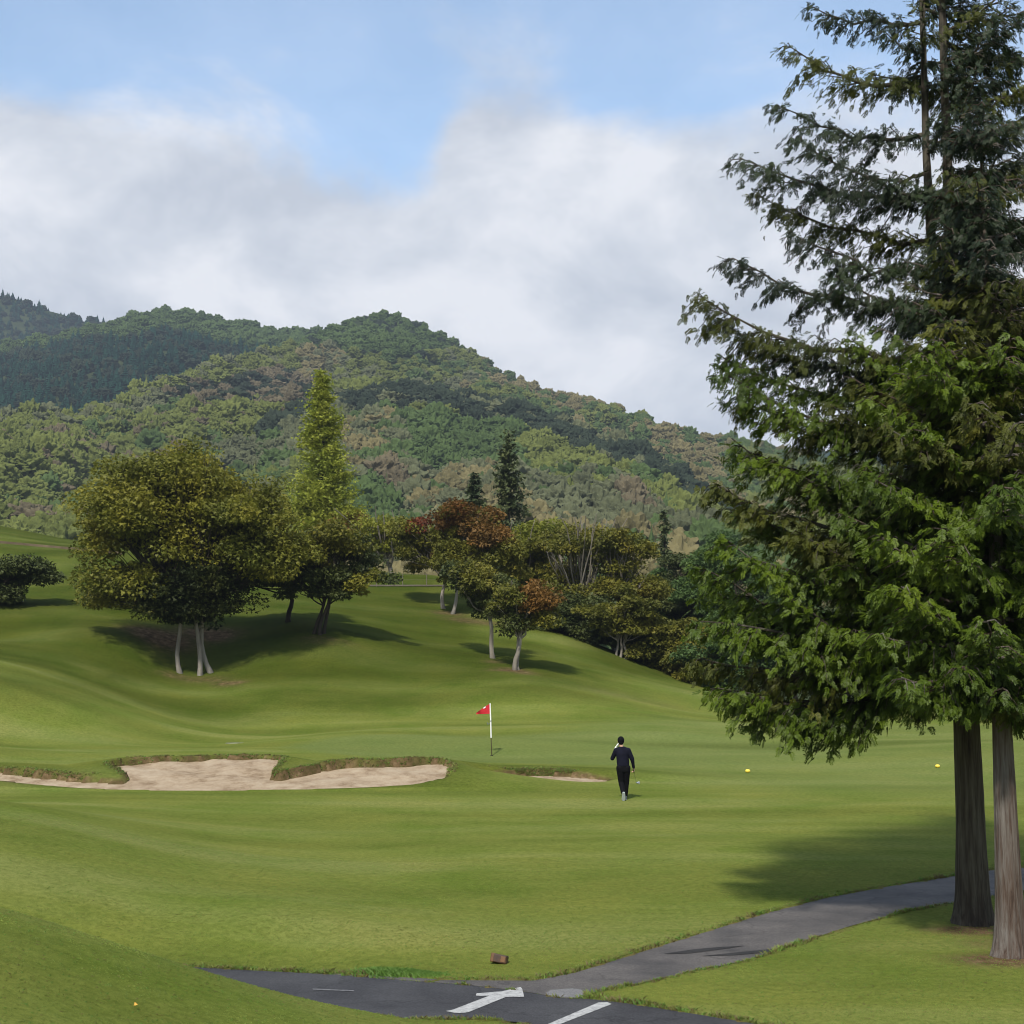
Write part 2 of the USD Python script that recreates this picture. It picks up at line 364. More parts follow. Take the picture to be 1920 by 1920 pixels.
def hit(u, v, lo=9.0, hi=135.0):
    """Where the line of sight through pixel (u, v) meets the ground."""
    Y = np.linspace(lo, hi, 4000); p = at(np.full_like(Y, u), np.full_like(Y, v), Y)
    below = np.nonzero(p[:, 2] <= surf(p[:, 0], p[:, 1]))[0]
    k = below[0] if len(below) else len(Y) - 1
    return np.array([p[k, 0], p[k, 1], float(surf(p[k, 0], p[k, 1]))])


def stand(u, Y, v=1200):
    p = at(u, v, Y); return np.array([p[0], p[1], float(surf(p[0], p[1]))])


def grid_mesh(X, Y, Z):
    h, w = X.shape
    i = (np.arange(h - 1)[:, None] * w + np.arange(w - 1)[None]).ravel()
    return np.stack([X.ravel(), Y.ravel(), Z.ravel()], 1), np.concatenate([np.stack([i, i + 1, i + w + 1], 1), np.stack([i, i + w + 1, i + w], 1)])


# worn earth, short-mown turf, and lush rough that also carries painted shade
zone = np.zeros(GX.shape + (3,))
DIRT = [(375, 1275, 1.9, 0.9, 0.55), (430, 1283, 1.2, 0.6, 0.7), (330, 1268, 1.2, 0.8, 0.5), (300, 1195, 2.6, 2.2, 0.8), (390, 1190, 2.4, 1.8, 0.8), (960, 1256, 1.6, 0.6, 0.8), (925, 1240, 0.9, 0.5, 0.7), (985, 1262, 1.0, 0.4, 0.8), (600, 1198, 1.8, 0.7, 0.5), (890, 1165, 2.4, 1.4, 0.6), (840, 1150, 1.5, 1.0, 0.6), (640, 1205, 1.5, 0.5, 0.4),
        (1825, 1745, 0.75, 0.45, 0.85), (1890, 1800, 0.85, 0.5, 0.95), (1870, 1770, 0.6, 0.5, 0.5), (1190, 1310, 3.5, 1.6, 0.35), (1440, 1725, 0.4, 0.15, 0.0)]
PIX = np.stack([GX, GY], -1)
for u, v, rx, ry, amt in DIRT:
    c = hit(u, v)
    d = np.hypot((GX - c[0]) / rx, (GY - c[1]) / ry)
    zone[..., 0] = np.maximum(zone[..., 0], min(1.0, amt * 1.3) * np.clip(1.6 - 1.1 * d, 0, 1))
win = (GY > 36) & (GY < 60) & (GX > -30) & (GX < 12)
for S, poly in ((S1, SAND1), (S2, SAND2)):
    d = dist_to(poly, GX[win], GY[win])
    back = (GY[win] > S[0] + 0.6) & (d > -1)
    lipn = meshkit.fbm(np.stack([GX[win] * 1.2, GY[win] * 1.2, 0 * GX[win]], -1), 3, 4)
    zone[win, 0] = np.maximum(zone[win, 0], np.where(back, np.clip(1.25 - d / (0.11 + 0.30 * np.clip(lipn - 0.3, 0, 1)), 0, 1) * 0.95, 0))
    zone[win, 2] = np.maximum(zone[win, 2], np.where(back, np.clip(1.2 - d / 1.5, 0, 1) * 0.6, 0))
winp = (GY > 8) & (GY < 28) & (GX > -9) & (GX < 16)
dr = np.minimum(dist_to(ROAD, GX[winp], GY[winp]), dist_to(LANE, GX[winp], GY[winp]))
en = meshkit.fbm(np.stack([GX[winp] * 1.3, GY[winp] * 1.3, 0 * GX[winp]], -1), 3, 6)
zone[winp, 0] = np.maximum(zone[winp, 0], np.clip(1.1 - dr / (0.05 + 0.5 * np.clip(en - 0.38, 0, 1)), 0, 1) * 0.8)
dgreen = np.hypot((GX - 2.5) / 11.5, (GY - 56.5) / 7.0)
zone[..., 1] = np.maximum(zone[..., 1], np.clip((1.05 - dgreen) / 0.12, 0, 1))
dg2 = np.hypot((GX - 14) / 13, (GY - 57) / 17)
zone[..., 1] = np.maximum(zone[..., 1], 0.65 * np.clip((1.1 - dg2) / 0.25, 0, 1))
# tall rough on the hillside, darkened further with painted cloud shade
hillness = np.clip((GZ - 1.6) / 1.5, 0, 1) * np.clip((GY - 55) / 10, 0, 1)
rough_n = meshkit.fbm(np.stack([GX / 9, GY / 14, 0 * GX], -1), 4, 44)
zone[..., 2] = np.maximum(zone[..., 2], hillness * np.clip(0.88 + 2.6 * (rough_n - 0.5), 0, 1))
for u, v, rx, ry, amt in [(60, 1225, 6, 7, 0.9), (330, 1325, 8, 3.0, 0.8), (620, 1310, 8, 3.2, 0.7), (500, 1180, 5, 6, 0.8), (980, 1280, 5, 2.5, 0.6), (1500, 1400, 9, 1.2, 0.5), (1000, 1450, 5, 0.9, 0.6)]:  # tree shadows and shade in hollows, painted as darker turf
    c = hit(u, v)
    zone[..., 2] = np.maximum(zone[..., 2], amt * np.clip(1.5 - 1.2 * np.hypot((GX - c[0]) / rx, (GY - c[1]) / ry), 0, 1))

mat('turf', {'g': ('geometry', {}), 'at': ('attribute', {'attribute': 'zone'}), 'sep': ('separate_color', {}),
             'm1': ('mapping', {'scale': (0.07, 0.30, 0.2), 'rotation': (0, 0, -0.10)}), 'n1': ('noise_texture', {'scale': 1.0, 'detail': 4.0, 'roughness': 0.6}),
             'n2': ('noise_texture', {'scale': 0.35, 'detail': 4.0, 'roughness': 0.6}), 'n3': ('noise_texture', {'scale': 9.0, 'detail': 5.0, 'roughness': 0.7}), 'n4': ('noise_texture', {'scale': 60.0, 'detail': 3.0, 'roughness': 0.7}),
             'mw': ('mapping', {'rotation': (0, 0, -0.13)}), 'wv': ('wave_texture', {'bands_direction': 'y', 'scale': 0.055, 'distortion': 1.6, 'detail': 2.0, 'detail_scale': 0.12}), 'wa': ('math', {'math_type': 'multiply_add', 'value2': 0.14, 'value3': -0.07}), 'wb': ('math', {'math_type': 'add'}),
             'r1': ('rgb_ramp', {'ramp': [(0.32, (0.110, 0.131, 0.024)), (0.5, (0.137, 0.162, 0.032)), (0.66, (0.168, 0.188, 0.050))]}),
             'r2': ('rgb_ramp', {'ramp': [(0.3, (0.72, 0.86, 0.62)), (0.5, (1.0, 1.0, 1.0)), (0.72, (1.2, 1.08, 1.1))]}), 'x1': ('mix', {'mix_type': 'multiply', 'fac': 0.8}),
             'r3': ('rgb_ramp', {'ramp': [(0.3, (0.60, 0.64, 0.55)), (0.55, (1.0, 1.0, 1.0)), (0.75, (1.3, 1.22, 1.35))]}), 'x2': ('mix', {'mix_type': 'multiply', 'fac': 0.75}),
             'r4': ('rgb_ramp', {'ramp': [(0.3, (0.45, 0.5, 0.4)), (0.55, (1.0, 1.0, 1.0)), (0.75, (1.45, 1.35, 1.5))]}), 'x3': ('mix', {'mix_type': 'multiply', 'fac': 0.5}),
             'xg': ('mix', {'mix_type': 'mix', 'color2': (0.135, 0.168, 0.052)}), 'gf': ('math', {'math_type': 'multiply', 'value2': 0.6}),
             'xl': ('mix', {'mix_type': 'multiply', 'color2': (0.42, 0.46, 0.32)}),
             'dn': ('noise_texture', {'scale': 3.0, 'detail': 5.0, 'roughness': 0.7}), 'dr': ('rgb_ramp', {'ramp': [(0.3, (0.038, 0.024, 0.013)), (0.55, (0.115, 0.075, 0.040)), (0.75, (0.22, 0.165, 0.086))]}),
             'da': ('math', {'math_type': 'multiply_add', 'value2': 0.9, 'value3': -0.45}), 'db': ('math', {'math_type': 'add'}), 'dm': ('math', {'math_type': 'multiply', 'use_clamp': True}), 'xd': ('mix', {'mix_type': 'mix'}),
             'ba': ('math', {'math_type': 'multiply_add', 'value2': 0.5}), 'b': ('bump', {'strength': 0.45, 'distance': 0.05}), 'p': ('principled_bsdf', {'roughness': 0.9, 'specular_ior_level': 0.02})},
    [('at.color', 'sep.color'), ('g.position', 'm1.vector'), ('m1.vector', 'n1.vector'), ('g.position', 'n2.vector'), ('g.position', 'n3.vector'), ('g.position', 'n4.vector'), ('g.position', 'dn.vector'),
     ('g.position', 'mw.vector'), ('mw.vector', 'wv.vector'), ('wv.fac', 'wa.value1'), ('n1.fac', 'wb.value1'), ('wa.value', 'wb.value2'), ('wb.value', 'r1.fac'), ('n2.fac', 'r2.fac'), ('n3.fac', 'r3.fac'), ('n4.fac', 'r4.fac'), ('r1.color', 'x1.color1'), ('r2.color', 'x1.color2'), ('sep.g', 'gf.value1'), ('gf.value', 'xg.fac'), ('x1.color', 'xg.color1'),
     ('sep.b', 'xl.fac'), ('xg.color', 'xl.color1'), ('xl.color', 'x2.color1'), ('r3.color', 'x2.color2'), ('x2.color', 'x3.color1'), ('r4.color', 'x3.color2'),
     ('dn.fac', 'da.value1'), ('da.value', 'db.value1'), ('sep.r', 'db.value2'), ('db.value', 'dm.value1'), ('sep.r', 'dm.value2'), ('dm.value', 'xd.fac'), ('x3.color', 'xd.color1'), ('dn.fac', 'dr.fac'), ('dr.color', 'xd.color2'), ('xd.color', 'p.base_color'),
     ('n4.fac', 'ba.value1'), ('n3.fac', 'ba.value3'), ('ba.value', 'b.height'), ('b.normal', 'p.normal')])
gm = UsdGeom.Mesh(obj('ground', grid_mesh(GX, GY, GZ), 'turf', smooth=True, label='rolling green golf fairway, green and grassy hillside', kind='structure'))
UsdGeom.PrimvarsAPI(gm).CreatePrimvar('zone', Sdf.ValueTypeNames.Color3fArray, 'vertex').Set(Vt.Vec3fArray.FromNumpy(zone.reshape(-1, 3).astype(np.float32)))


def sheet(poly, step, zf):
    """A draped sheet over a polygon of the ground plan: triangles with an even size."""
    b = poly.bounds
    xs, ys = np.arange(b[0], b[2] + step, step), np.arange(b[1], b[3] + step, step)
    X, Y = np.meshgrid(xs, ys); inside = shapely.contains_xy(poly.buffer(-step * 0.45), X, Y)
    ring = []
    for g in getattr(poly, 'geoms', [poly]):
        L = g.exterior.length; ring += [g.exterior.interpolate(t).coords[0] for t in np.linspace(0, L, max(8, int(L / step)), endpoint=False)]
    P = np.vstack([np.array(ring), np.stack([X[inside], Y[inside]], 1)])
    from scipy.spatial import Delaunay
    T = Delaunay(P).simplices
    c = P[T].mean(1); T = T[shapely.contains_xy(poly, c[:, 0], c[:, 1])]
    a = P[T]; cr = (a[:, 1, 0] - a[:, 0, 0]) * (a[:, 2, 1] - a[:, 0, 1]) - (a[:, 1, 1] - a[:, 0, 1]) * (a[:, 2, 0] - a[:, 0, 0])
    T[cr < 0] = T[cr < 0][:, ::-1]; T = T[abs(cr) > 1e-7]
    return np.column_stack([P, zf(P[:, 0], P[:, 1])]), T


def asphalt(name, dark, light):
    mat(name, {'g': ('geometry', {}), 'n1': ('noise_texture', {'scale': 0.9, 'detail': 5.0, 'roughness': 0.6}), 'n2': ('noise_texture', {'scale': 55.0, 'detail': 3.0}), 'r1': ('rgb_ramp', {'ramp': [(0.32, dark), (0.68, light)]}),
               'r2': ('rgb_ramp', {'ramp': [(0.3, (0.6,) * 3), (0.5, (1.0,) * 3), (0.72, (1.5,) * 3)]}), 'x': ('mix', {'mix_type': 'multiply', 'fac': 0.7}), 'v': ('voronoi_texture', {'feature': 'distance_to_edge', 'scale': 0.55}), 'vn': ('noise_texture', {'scale': 2.2, 'detail': 4.0}), 'vm': ('mix', {'mix_type': 'linear_light', 'fac': 0.35}),
               'vc': ('map_range', {'from_min': 0.0, 'from_max': 0.012, 'to_min': 0.45, 'to_max': 1.0, 'clamp': True}), 'x2': ('mix', {'mix_type': 'multiply', 'fac': 0.6}), 'b': ('bump', {'strength': 0.4, 'distance': 0.01}), 'p': ('principled_bsdf', {'roughness': 0.85, 'specular_ior_level': 0.25})},
        [('g.position', 'n1.vector'), ('g.position', 'n2.vector'), ('g.position', 'vn.vector'), ('g.position', 'vm.color1'), ('vn.color', 'vm.color2'), ('vm.color', 'v.vector'), ('v.distance', 'vc.value'), ('n1.fac', 'r1.fac'), ('n2.fac', 'r2.fac'), ('r1.color', 'x.color1'), ('r2.color', 'x.color2'), ('x.color', 'x2.color1'), ('vc.result', 'x2.color2'), ('x2.color', 'p.base_color'), ('n2.fac', 'b.height'), ('b.normal', 'p.normal')])


asphalt('dark_asphalt', (0.028, 0.028, 0.031), (0.056, 0.056, 0.059))
asphalt('grey_asphalt', (0.050, 0.047, 0.046), (0.115, 0.104, 0.096))
obj('road', sheet(ROAD, 0.3, lambda x, y: ground_z(x, y, False) - 0.008), 'dark_asphalt', smooth=True, label='dark asphalt cart road crossing the bottom of the view', kind='structure')
obj('cart_path', sheet(LANE, 0.3, lambda x, y: ground_z(x, y, False) - 0.010), 'grey_asphalt', smooth=True, label='grey worn asphalt cart path branching to the tall trees', kind='structure')

asphalt('patch_asphalt', (0.12, 0.118, 0.118), (0.17, 0.168, 0.165)); asphalt('crack_tar', (0.020, 0.019, 0.019), (0.034, 0.032, 0.030))
PATCH = img_poly([(1022, 1861), (1034, 1855), (1075, 1852), (1092, 1855), (1098, 1862), (1097, 1869), (1060, 1870), (1024, 1867)])
CRACK = [img_poly(p) for p in ([(1240, 1788), (1300, 1779), (1345, 1775), (1400, 1772), (1345, 1780), (1290, 1787)], [(1310, 1792), (1380, 1785), (1450, 1778), (1525, 1762), (1455, 1783), (1380, 1790)])]
obj('path_patch', sheet(PATCH.difference(ROAD), 0.12, lambda x, y: ground_z(x, y, False) - 0.005), 'patch_asphalt', smooth=True, label='paler worn patch where the path meets the road', kind='structure')
for c in CRACK: obj('path_crack', sheet(c.intersection(LANE), 0.1, lambda x, y: ground_z(x, y, False) - 0.005), 'crack_tar', label='dark ragged crack along the grey cart path', kind='structure')

mat('white_paint', {'g': ('geometry', {}), 'n': ('noise_texture', {'scale': 14.0, 'detail': 6.0, 'roughness': 0.75}), 'r': ('rgb_ramp', {'ramp': [(0.32, (0.14, 0.14, 0.14)), (0.46, (0.32, 0.32, 0.31)), (0.64, (0.44, 0.44, 0.43))]}), 'p': ('principled_bsdf', {'roughness': 0.7})}, [('g.position', 'n.vector'), ('n.fac', 'r.fac'), ('r.color', 'p.base_color')])
mat('faded_paint', {'g': ('geometry', {}), 'n': ('noise_texture', {'scale': 14.0, 'detail': 6.0, 'roughness': 0.75}), 'r': ('rgb_ramp', {'ramp': [(0.35, (0.05, 0.05, 0.053)), (0.6, (0.16, 0.16, 0.16)), (0.75, (0.30, 0.30, 0.30))]}), 'p': ('principled_bsdf', {'roughness': 0.7})}, [('g.position', 'n.vector'), ('n.fac', 'r.fac'), ('r.color', 'p.base_color')])
paint_z = lambda x, y: ground_z(x, y, False) - 0.003
ARROW = img_poly([(836, 1895), (848, 1893), (918, 1866), (893, 1867), (892, 1862), (942, 1858), (976, 1850), (979, 1853), (983, 1869), (950, 1868), (876, 1898), (856, 1899)])
STRIPE = img_poly([(1122, 1879), (1138, 1878), (1147, 1882), (1046, 1921), (960, 1958), (930, 1958), (1026, 1920)])
THIN = img_poly([(586, 1853), (664, 1856), (664, 1858), (586, 1855)])
obj('road_arrow', sheet(ARROW, 0.06, paint_z), 'white_paint', label='white painted arrow on the dark cart road', cat='road marking')
obj('road_line', sheet(STRIPE, 0.1, paint_z), 'white_paint', label='broad white painted line slanting across the road at the bottom edge', cat='road marking')
obj('road_line', sheet(THIN, 0.06, paint_z), 'faded_paint', label='faint thin white line on the road near the left mound', cat='road marking')

mat('sand', {'g': ('geometry', {}), 'n': ('noise_texture', {'scale': 1.6, 'detail': 8.0, 'roughness': 0.75}), 'n2': ('noise_texture', {'scale': 14.0, 'detail': 3.0}), 'r': ('rgb_ramp', {'ramp': [(0.34, (0.180, 0.125, 0.076)), (0.48, (0.285, 0.217, 0.143)), (0.62, (0.35, 0.28, 0.195))]}), 'b': ('bump', {'strength': 0.5, 'distance': 0.05}), 'a': ('math', {'math_type': 'multiply_add', 'value2': 0.4}), 'p': ('principled_bsdf', {'roughness': 0.9, 'specular_ior_level': 0.1})},
    [('g.position', 'n.vector'), ('g.position', 'n2.vector'), ('n.fac', 'r.fac'), ('r.color', 'p.base_color'), ('n2.fac', 'a.value1'), ('n.fac', 'a.value3'), ('a.value', 'b.height'), ('b.normal', 'p.normal')])
obj('sand_bunker', sheet(SAND1.buffer(0.08), 0.14, lambda x, y: sand_z(x, y, S1)), 'sand', smooth=True, label='long pale sand bunker in several lobes left of the flag', cat='bunker')
obj('sand_bunker', sheet(SAND2.buffer(0.08), 0.14, lambda x, y: sand_z(x, y, S2)), 'sand', smooth=True, label='small narrow sand bunker just left of the golfer', cat='bunker')

# ------------------------------------------------------------------ hills and forest
mat('forest_floor', {'g': ('geometry', {}), 'n': ('noise_texture', {'scale': 0.05, 'detail': 5.0}), 'r': ('rgb_ramp', {'ramp': [(0.3, (0.018, 0.028, 0.014)), (0.7, (0.04, 0.05, 0.022))]}), 'p': ('principled_bsdf', {'roughness': 0.95, 'specular_ior_level': 0.0})}, [('g.position', 'n.vector'), ('n.fac', 'r.fac'), ('r.color', 'p.base_color')])


def hill(label, us, vtop, ytop, y0, v0, power, name='hill', amp=10.0, seed=0, tree_h=6.0):
    """A hill as terrain over azimuth and distance: rises from its foot to the ridge and falls off behind."""
    u = np.linspace(us[0], us[-1], 140)
    vt, yt = np.interp(u, us, vtop), np.interp(u, us, ytop)
    k = np.ones(9) / 9
    pad = lambda a: np.convolve(np.pad(a, 4, mode='edge'), k, 'valid')
    yt = pad(yt)
    yy0, vv0 = np.interp(u, us, np.broadcast_to(y0, len(us))), np.interp(u, us, np.broadcast_to(v0, len(us)))
    top, bottom = at(u, vt, yt), at(u, vv0, yy0)
    t = np.linspace(-0.25, 1.35, 110)
    T = t[:, None]
    Y = yy0 + (yt - yy0) * T
    s = np.clip(T, 0, 1)
    zt, zb = top[:, 2] - tree_h, bottom[:, 2] - 4
    Z = zb + (zt - zb) * s ** power
    Z = np.where(T > 1, zt - (T - 1) * (yt - yy0) * 0.45, Z)
    Z = np.where(T < 0, zb + T / 0.25 * (zb + 7), Z)
    X = (u - CX) / F * Y
    w = np.sin(np.clip(s, 0, 1) * np.pi) ** 0.7
    Z = Z + amp * w * 2 * (meshkit.fbm(np.stack([X / 130, Y / 130, 0 * X + seed], -1), 4, seed) - 0.5)
    Z = Z - amp * 1.1 * w * np.clip(1 - 5 * np.abs(meshkit.fbm(np.stack([X / 70, Y / 320, 0 * X + seed + 9], -1), 2, seed + 3) - 0.5), 0, 1)
    obj(name, grid_mesh(X, Y, Z), 'forest_floor', smooth=True, label=label, kind='structure')
    f = RegularGridInterpolator((t, u), Z)
    return dict(u=u, yt=yt, y0=yy0, f=f)


US = [-400, 0, 130, 175, 255, 365, 455, 540, 620, 660, 720, 760, 800, 870, 950, 1050, 1130, 1250, 1320, 1400, 1500, 1700, 2100]
H = {}
H['main'] = hill('broad wooded hill with the rounded summit', US, [820, 778, 776, 765, 719, 682, 660, 640, 606, 586, 577, 590, 611, 645, 690, 727, 752, 790, 806, 824, 845, 880, 930],
                 [560, 600, 620, 640, 700, 790, 870, 960, 1060, 1100, 1130, 1130, 1120, 1090, 1060, 1020, 980, 920, 890, 860, 840, 820, 800], 340, 1010, 1.15, amp=14, seed=2)
H['spur'] = hill('lower wooded spur in front of the right flank', [480, 560, 640, 760, 920, 1000, 1100, 1250, 1340, 1420, 1500, 1600], [800, 760, 728, 718, 738, 762, 800, 868, 922, 985, 1050, 1120],
                 [560, 600, 640, 660, 660, 650, 620, 570, 530, 490, 450, 420], 330, 1020, 1.0, amp=7, seed=5)
H['left'] = hill('dark conifer hill behind on the left', [-500, 0, 175, 230, 290, 340, 400, 440, 480, 520, 560, 610, 700, 800], [640, 640, 606, 592, 577, 580, 591, 600, 611, 616, 614, 620, 660, 720], [1300] * 14, 650, 900, 0.95, amp=14, seed=9)
H['far'] = hill('farthest dark ridge at the left edge', [-600, -150, 0, 60, 100, 130, 175, 260, 380], [500, 520, 549, 571, 581, 592, 598, 630, 700], [1750] * 9, 1450, 760, 1.0, amp=10, seed=12)
H['right'] = hill('far hill behind the tall trees on the right', [1250, 1400, 1500, 1600, 1750, 2200], [860, 838, 832, 838, 850, 870], [1600] * 6, 1100, 960, 1.0, amp=10, seed=15)


def crown_broad(seed, flat=0.85):
    s = trimesh.creation.icosphere(4)
    v = np.array(s.vertices)
    r = 1 + 0.75 * (meshkit.fbm(v * 1.6 + seed * 7.3, 2, seed) - 0.5) + 0.55 * (meshkit.noise(v * 4.2 + seed, seed + 3) - 0.5) + 0.30 * (meshkit.noise(v * 7 + seed, seed + 5) - 0.5) + 0.16 * (meshkit.noise(v * 15 + seed, seed + 6) - 0.5)
    v = v * r[:, None] * np.array([1, 1, flat]); v[:, 2] += 0.75
    v[:, 2] = np.where(v[:, 2] < 0.1, 0.1 + (v[:, 2] - 0.1) * 0.3, v[:, 2])
    return v, s.faces


def crown_cone(seed):
    r = np.random.default_rng(seed)
    parts = []
    for k in range(9):
        q = k / 8; z = 0.15 + q * 2.3; rad = 0.72 * (1 - q) ** 0.85 + 0.06
        n = 9
        a = np.linspace(0, 2 * np.pi, n, endpoint=False) + r.uniform(0, 1)
        rr = rad * r.uniform(0.65, 1.15, n)
        ring = np.stack([rr * np.cos(a), rr * np.sin(a), z - 0.16 * r.uniform(0.4, 1.3, n)], 1)
        top = np.array([[0, 0, z + 0.42]])
        parts.append((np.vstack([ring, top]), [[i, (i + 1) % n, n] for i in range(n)]))
    return join(parts)


FOREST_TONES = {  # broadleaf and conifer stands; the dark tone also paints cloud shadow
    'fresh': [(0.0, (0.060, 0.076, 0.020)), (1.0, (0.090, 0.104, 0.028))],
    'green': [(0.0, (0.032, 0.054, 0.018)), (1.0, (0.052, 0.078, 0.026))],
    'grey': [(0.0, (0.058, 0.066, 0.034)), (1.0, (0.080, 0.087, 0.046))],
    'tan': [(0.0, (0.092, 0.084, 0.040)), (1.0, (0.122, 0.106, 0.050))],
    'rust': [(0.0, (0.070, 0.061, 0.038)), (1.0, (0.094, 0.079, 0.048))],
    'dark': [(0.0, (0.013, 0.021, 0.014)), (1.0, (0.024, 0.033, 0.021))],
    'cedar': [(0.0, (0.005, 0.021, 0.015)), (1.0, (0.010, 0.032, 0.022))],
}
pi = UsdGeom.PointInstancer.Define(stage, '/World/forest')
tag(pi.GetPrim(), 'mixed autumn forest covering the hills in the distance', 'forest', kind='stuff')
protos, pindex = [], {}
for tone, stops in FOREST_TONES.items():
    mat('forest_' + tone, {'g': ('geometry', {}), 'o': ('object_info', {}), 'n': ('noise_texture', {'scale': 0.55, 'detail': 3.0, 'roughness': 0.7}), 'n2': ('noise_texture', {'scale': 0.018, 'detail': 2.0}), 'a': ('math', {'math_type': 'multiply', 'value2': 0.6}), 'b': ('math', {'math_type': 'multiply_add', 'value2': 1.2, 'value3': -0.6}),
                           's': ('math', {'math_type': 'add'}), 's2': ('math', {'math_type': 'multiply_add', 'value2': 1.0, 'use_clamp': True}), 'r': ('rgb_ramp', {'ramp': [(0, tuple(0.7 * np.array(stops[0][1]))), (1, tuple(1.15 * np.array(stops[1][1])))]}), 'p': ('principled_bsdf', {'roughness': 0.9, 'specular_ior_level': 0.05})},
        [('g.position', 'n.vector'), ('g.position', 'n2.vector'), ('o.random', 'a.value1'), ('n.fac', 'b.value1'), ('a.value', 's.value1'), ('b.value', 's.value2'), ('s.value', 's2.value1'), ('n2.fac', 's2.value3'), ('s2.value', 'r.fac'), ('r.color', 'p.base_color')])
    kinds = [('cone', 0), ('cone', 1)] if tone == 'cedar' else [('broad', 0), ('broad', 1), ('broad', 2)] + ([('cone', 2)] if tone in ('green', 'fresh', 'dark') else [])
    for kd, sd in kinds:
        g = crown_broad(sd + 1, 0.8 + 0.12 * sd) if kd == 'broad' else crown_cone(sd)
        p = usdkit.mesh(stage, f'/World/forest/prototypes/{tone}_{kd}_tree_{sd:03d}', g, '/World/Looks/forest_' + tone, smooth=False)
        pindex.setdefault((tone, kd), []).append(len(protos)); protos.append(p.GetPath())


def blob(u, v, c, ru, rv):
    return np.exp(-(((u - c[0]) / ru) ** 2 + ((v - c[1]) / rv) ** 2))


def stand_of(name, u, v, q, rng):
    """Which kind of tree grows here: ragged stands of one kind, some dark ones painting cloud shadow."""
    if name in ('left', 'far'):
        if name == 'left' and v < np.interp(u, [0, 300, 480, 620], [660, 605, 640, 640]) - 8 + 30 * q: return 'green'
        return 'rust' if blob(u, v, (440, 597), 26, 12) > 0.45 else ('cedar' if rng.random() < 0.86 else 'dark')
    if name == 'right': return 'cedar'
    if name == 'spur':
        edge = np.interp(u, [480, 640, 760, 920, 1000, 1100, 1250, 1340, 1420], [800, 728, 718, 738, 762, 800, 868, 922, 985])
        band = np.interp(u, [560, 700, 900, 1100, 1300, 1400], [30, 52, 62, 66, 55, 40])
        if v - edge < band * (0.75 + 0.6 * q): return 'dark' if rng.random() < 0.85 else 'grey'  # cloud shadow below the spur crest, painted as darker trees
    if blob(u, v, (1190, 960), 60, 22) > 0.5: return 'rust' if rng.random() < .7 else 'grey'
    if blob(u, v, (745, 905), 40, 18) > 0.5 and rng.random() < 0.6: return 'rust'
    if name == 'main':
        ridge = np.interp(u, US, [820, 778, 776, 765, 719, 682, 660, 640, 606, 586, 577, 590, 611, 645, 690, 727, 752, 790, 806, 824, 845, 880, 930])
        if u > 900: return ['fresh', 'fresh', 'green', 'tan', 'green'][int(min(4, q * 3.4 + rng.random() * 1.7))]
        if 520 < u < 880 and v < 650 + 18 * q: return 'green' if rng.random() < 0.8 else 'dark'
        if 560 < u < 950 and 645 < v < 720: return ['tan', 'grey', 'fresh', 'green'][int(min(3, q * 2.6 + rng.random() * 1.5))]
        if u < 540 and v - ridge < 40: return 'fresh' if rng.random() < 0.7 else 'grey'
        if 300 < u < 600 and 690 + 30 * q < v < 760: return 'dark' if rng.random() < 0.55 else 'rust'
    w = q + 0.35 * (rng.random() - 0.5)
    if u < 560: return 'grey' if w > 0.56 else ('green' if w > 0.40 else ('rust' if rng.random() < 0.15 else 'fresh'))
    if v > 780 and 640 < u < 980: return 'tan' if w > 0.55 else ('grey' if w > 0.42 else 'green')
    return 'grey' if w > 0.48 else ('green' if w > 0.40 else 'fresh')


frng = np.random.default_rng(77)
FP, FI, FS, FQ = [], [], [], []
for name, h in H.items():
    n = {'main': 20000, 'spur': 8500, 'left': 11000, 'far': 4500, 'right': 2200}[name]
    i = frng.integers(2, len(h['u']) - 3, n) + frng.random(n)
    u = np.interp(i, np.arange(len(h['u'])), h['u']); t = frng.uniform(-0.18, 1.05, n); t = np.where(t > 0, np.abs(t) ** 0.85, t)
    t = np.nan_to_num(t)
    y0, yt = np.interp(u, h['u'], h['y0']), np.interp(u, h['u'], h['yt'])
    Y = y0 + (yt - y0) * t; X = (u - CX) / F * Y; Z = h['f'](np.stack([t, u], 1))
    U, V = project(np.stack([X, Y, Z + 4], 1))
    Q = meshkit.fbm(np.stack([X / 70, Y / 110, 0 * X + 3], -1), 3, 31)
    Q = np.clip((Q - 0.5) * 1.9 + 0.5, 0, 1)
    keep = (U > -160) & (U < 2050)
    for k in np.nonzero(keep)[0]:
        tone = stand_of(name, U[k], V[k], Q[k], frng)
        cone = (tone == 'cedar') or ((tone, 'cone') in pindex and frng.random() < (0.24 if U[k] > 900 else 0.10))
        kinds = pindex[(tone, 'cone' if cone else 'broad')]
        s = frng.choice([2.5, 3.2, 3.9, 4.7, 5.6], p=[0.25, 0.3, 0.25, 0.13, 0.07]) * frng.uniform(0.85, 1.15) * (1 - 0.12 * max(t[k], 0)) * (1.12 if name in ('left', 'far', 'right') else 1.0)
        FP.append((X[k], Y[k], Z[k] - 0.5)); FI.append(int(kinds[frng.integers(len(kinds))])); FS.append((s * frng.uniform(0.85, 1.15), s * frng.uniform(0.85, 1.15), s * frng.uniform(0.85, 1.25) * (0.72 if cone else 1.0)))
        a = frng.uniform(0, math.pi); FQ.append((math.cos(a), 0, 0, math.sin(a)))
pi.CreatePrototypesRel().SetTargets(protos)
pi.CreatePositionsAttr(Vt.Vec3fArray.FromNumpy(np.array(FP, np.float32)))
pi.CreateProtoIndicesAttr(Vt.IntArray.FromNumpy(np.array(FI, np.int32)))
pi.CreateScalesAttr(Vt.Vec3fArray.FromNumpy(np.array(FS, np.float32)))
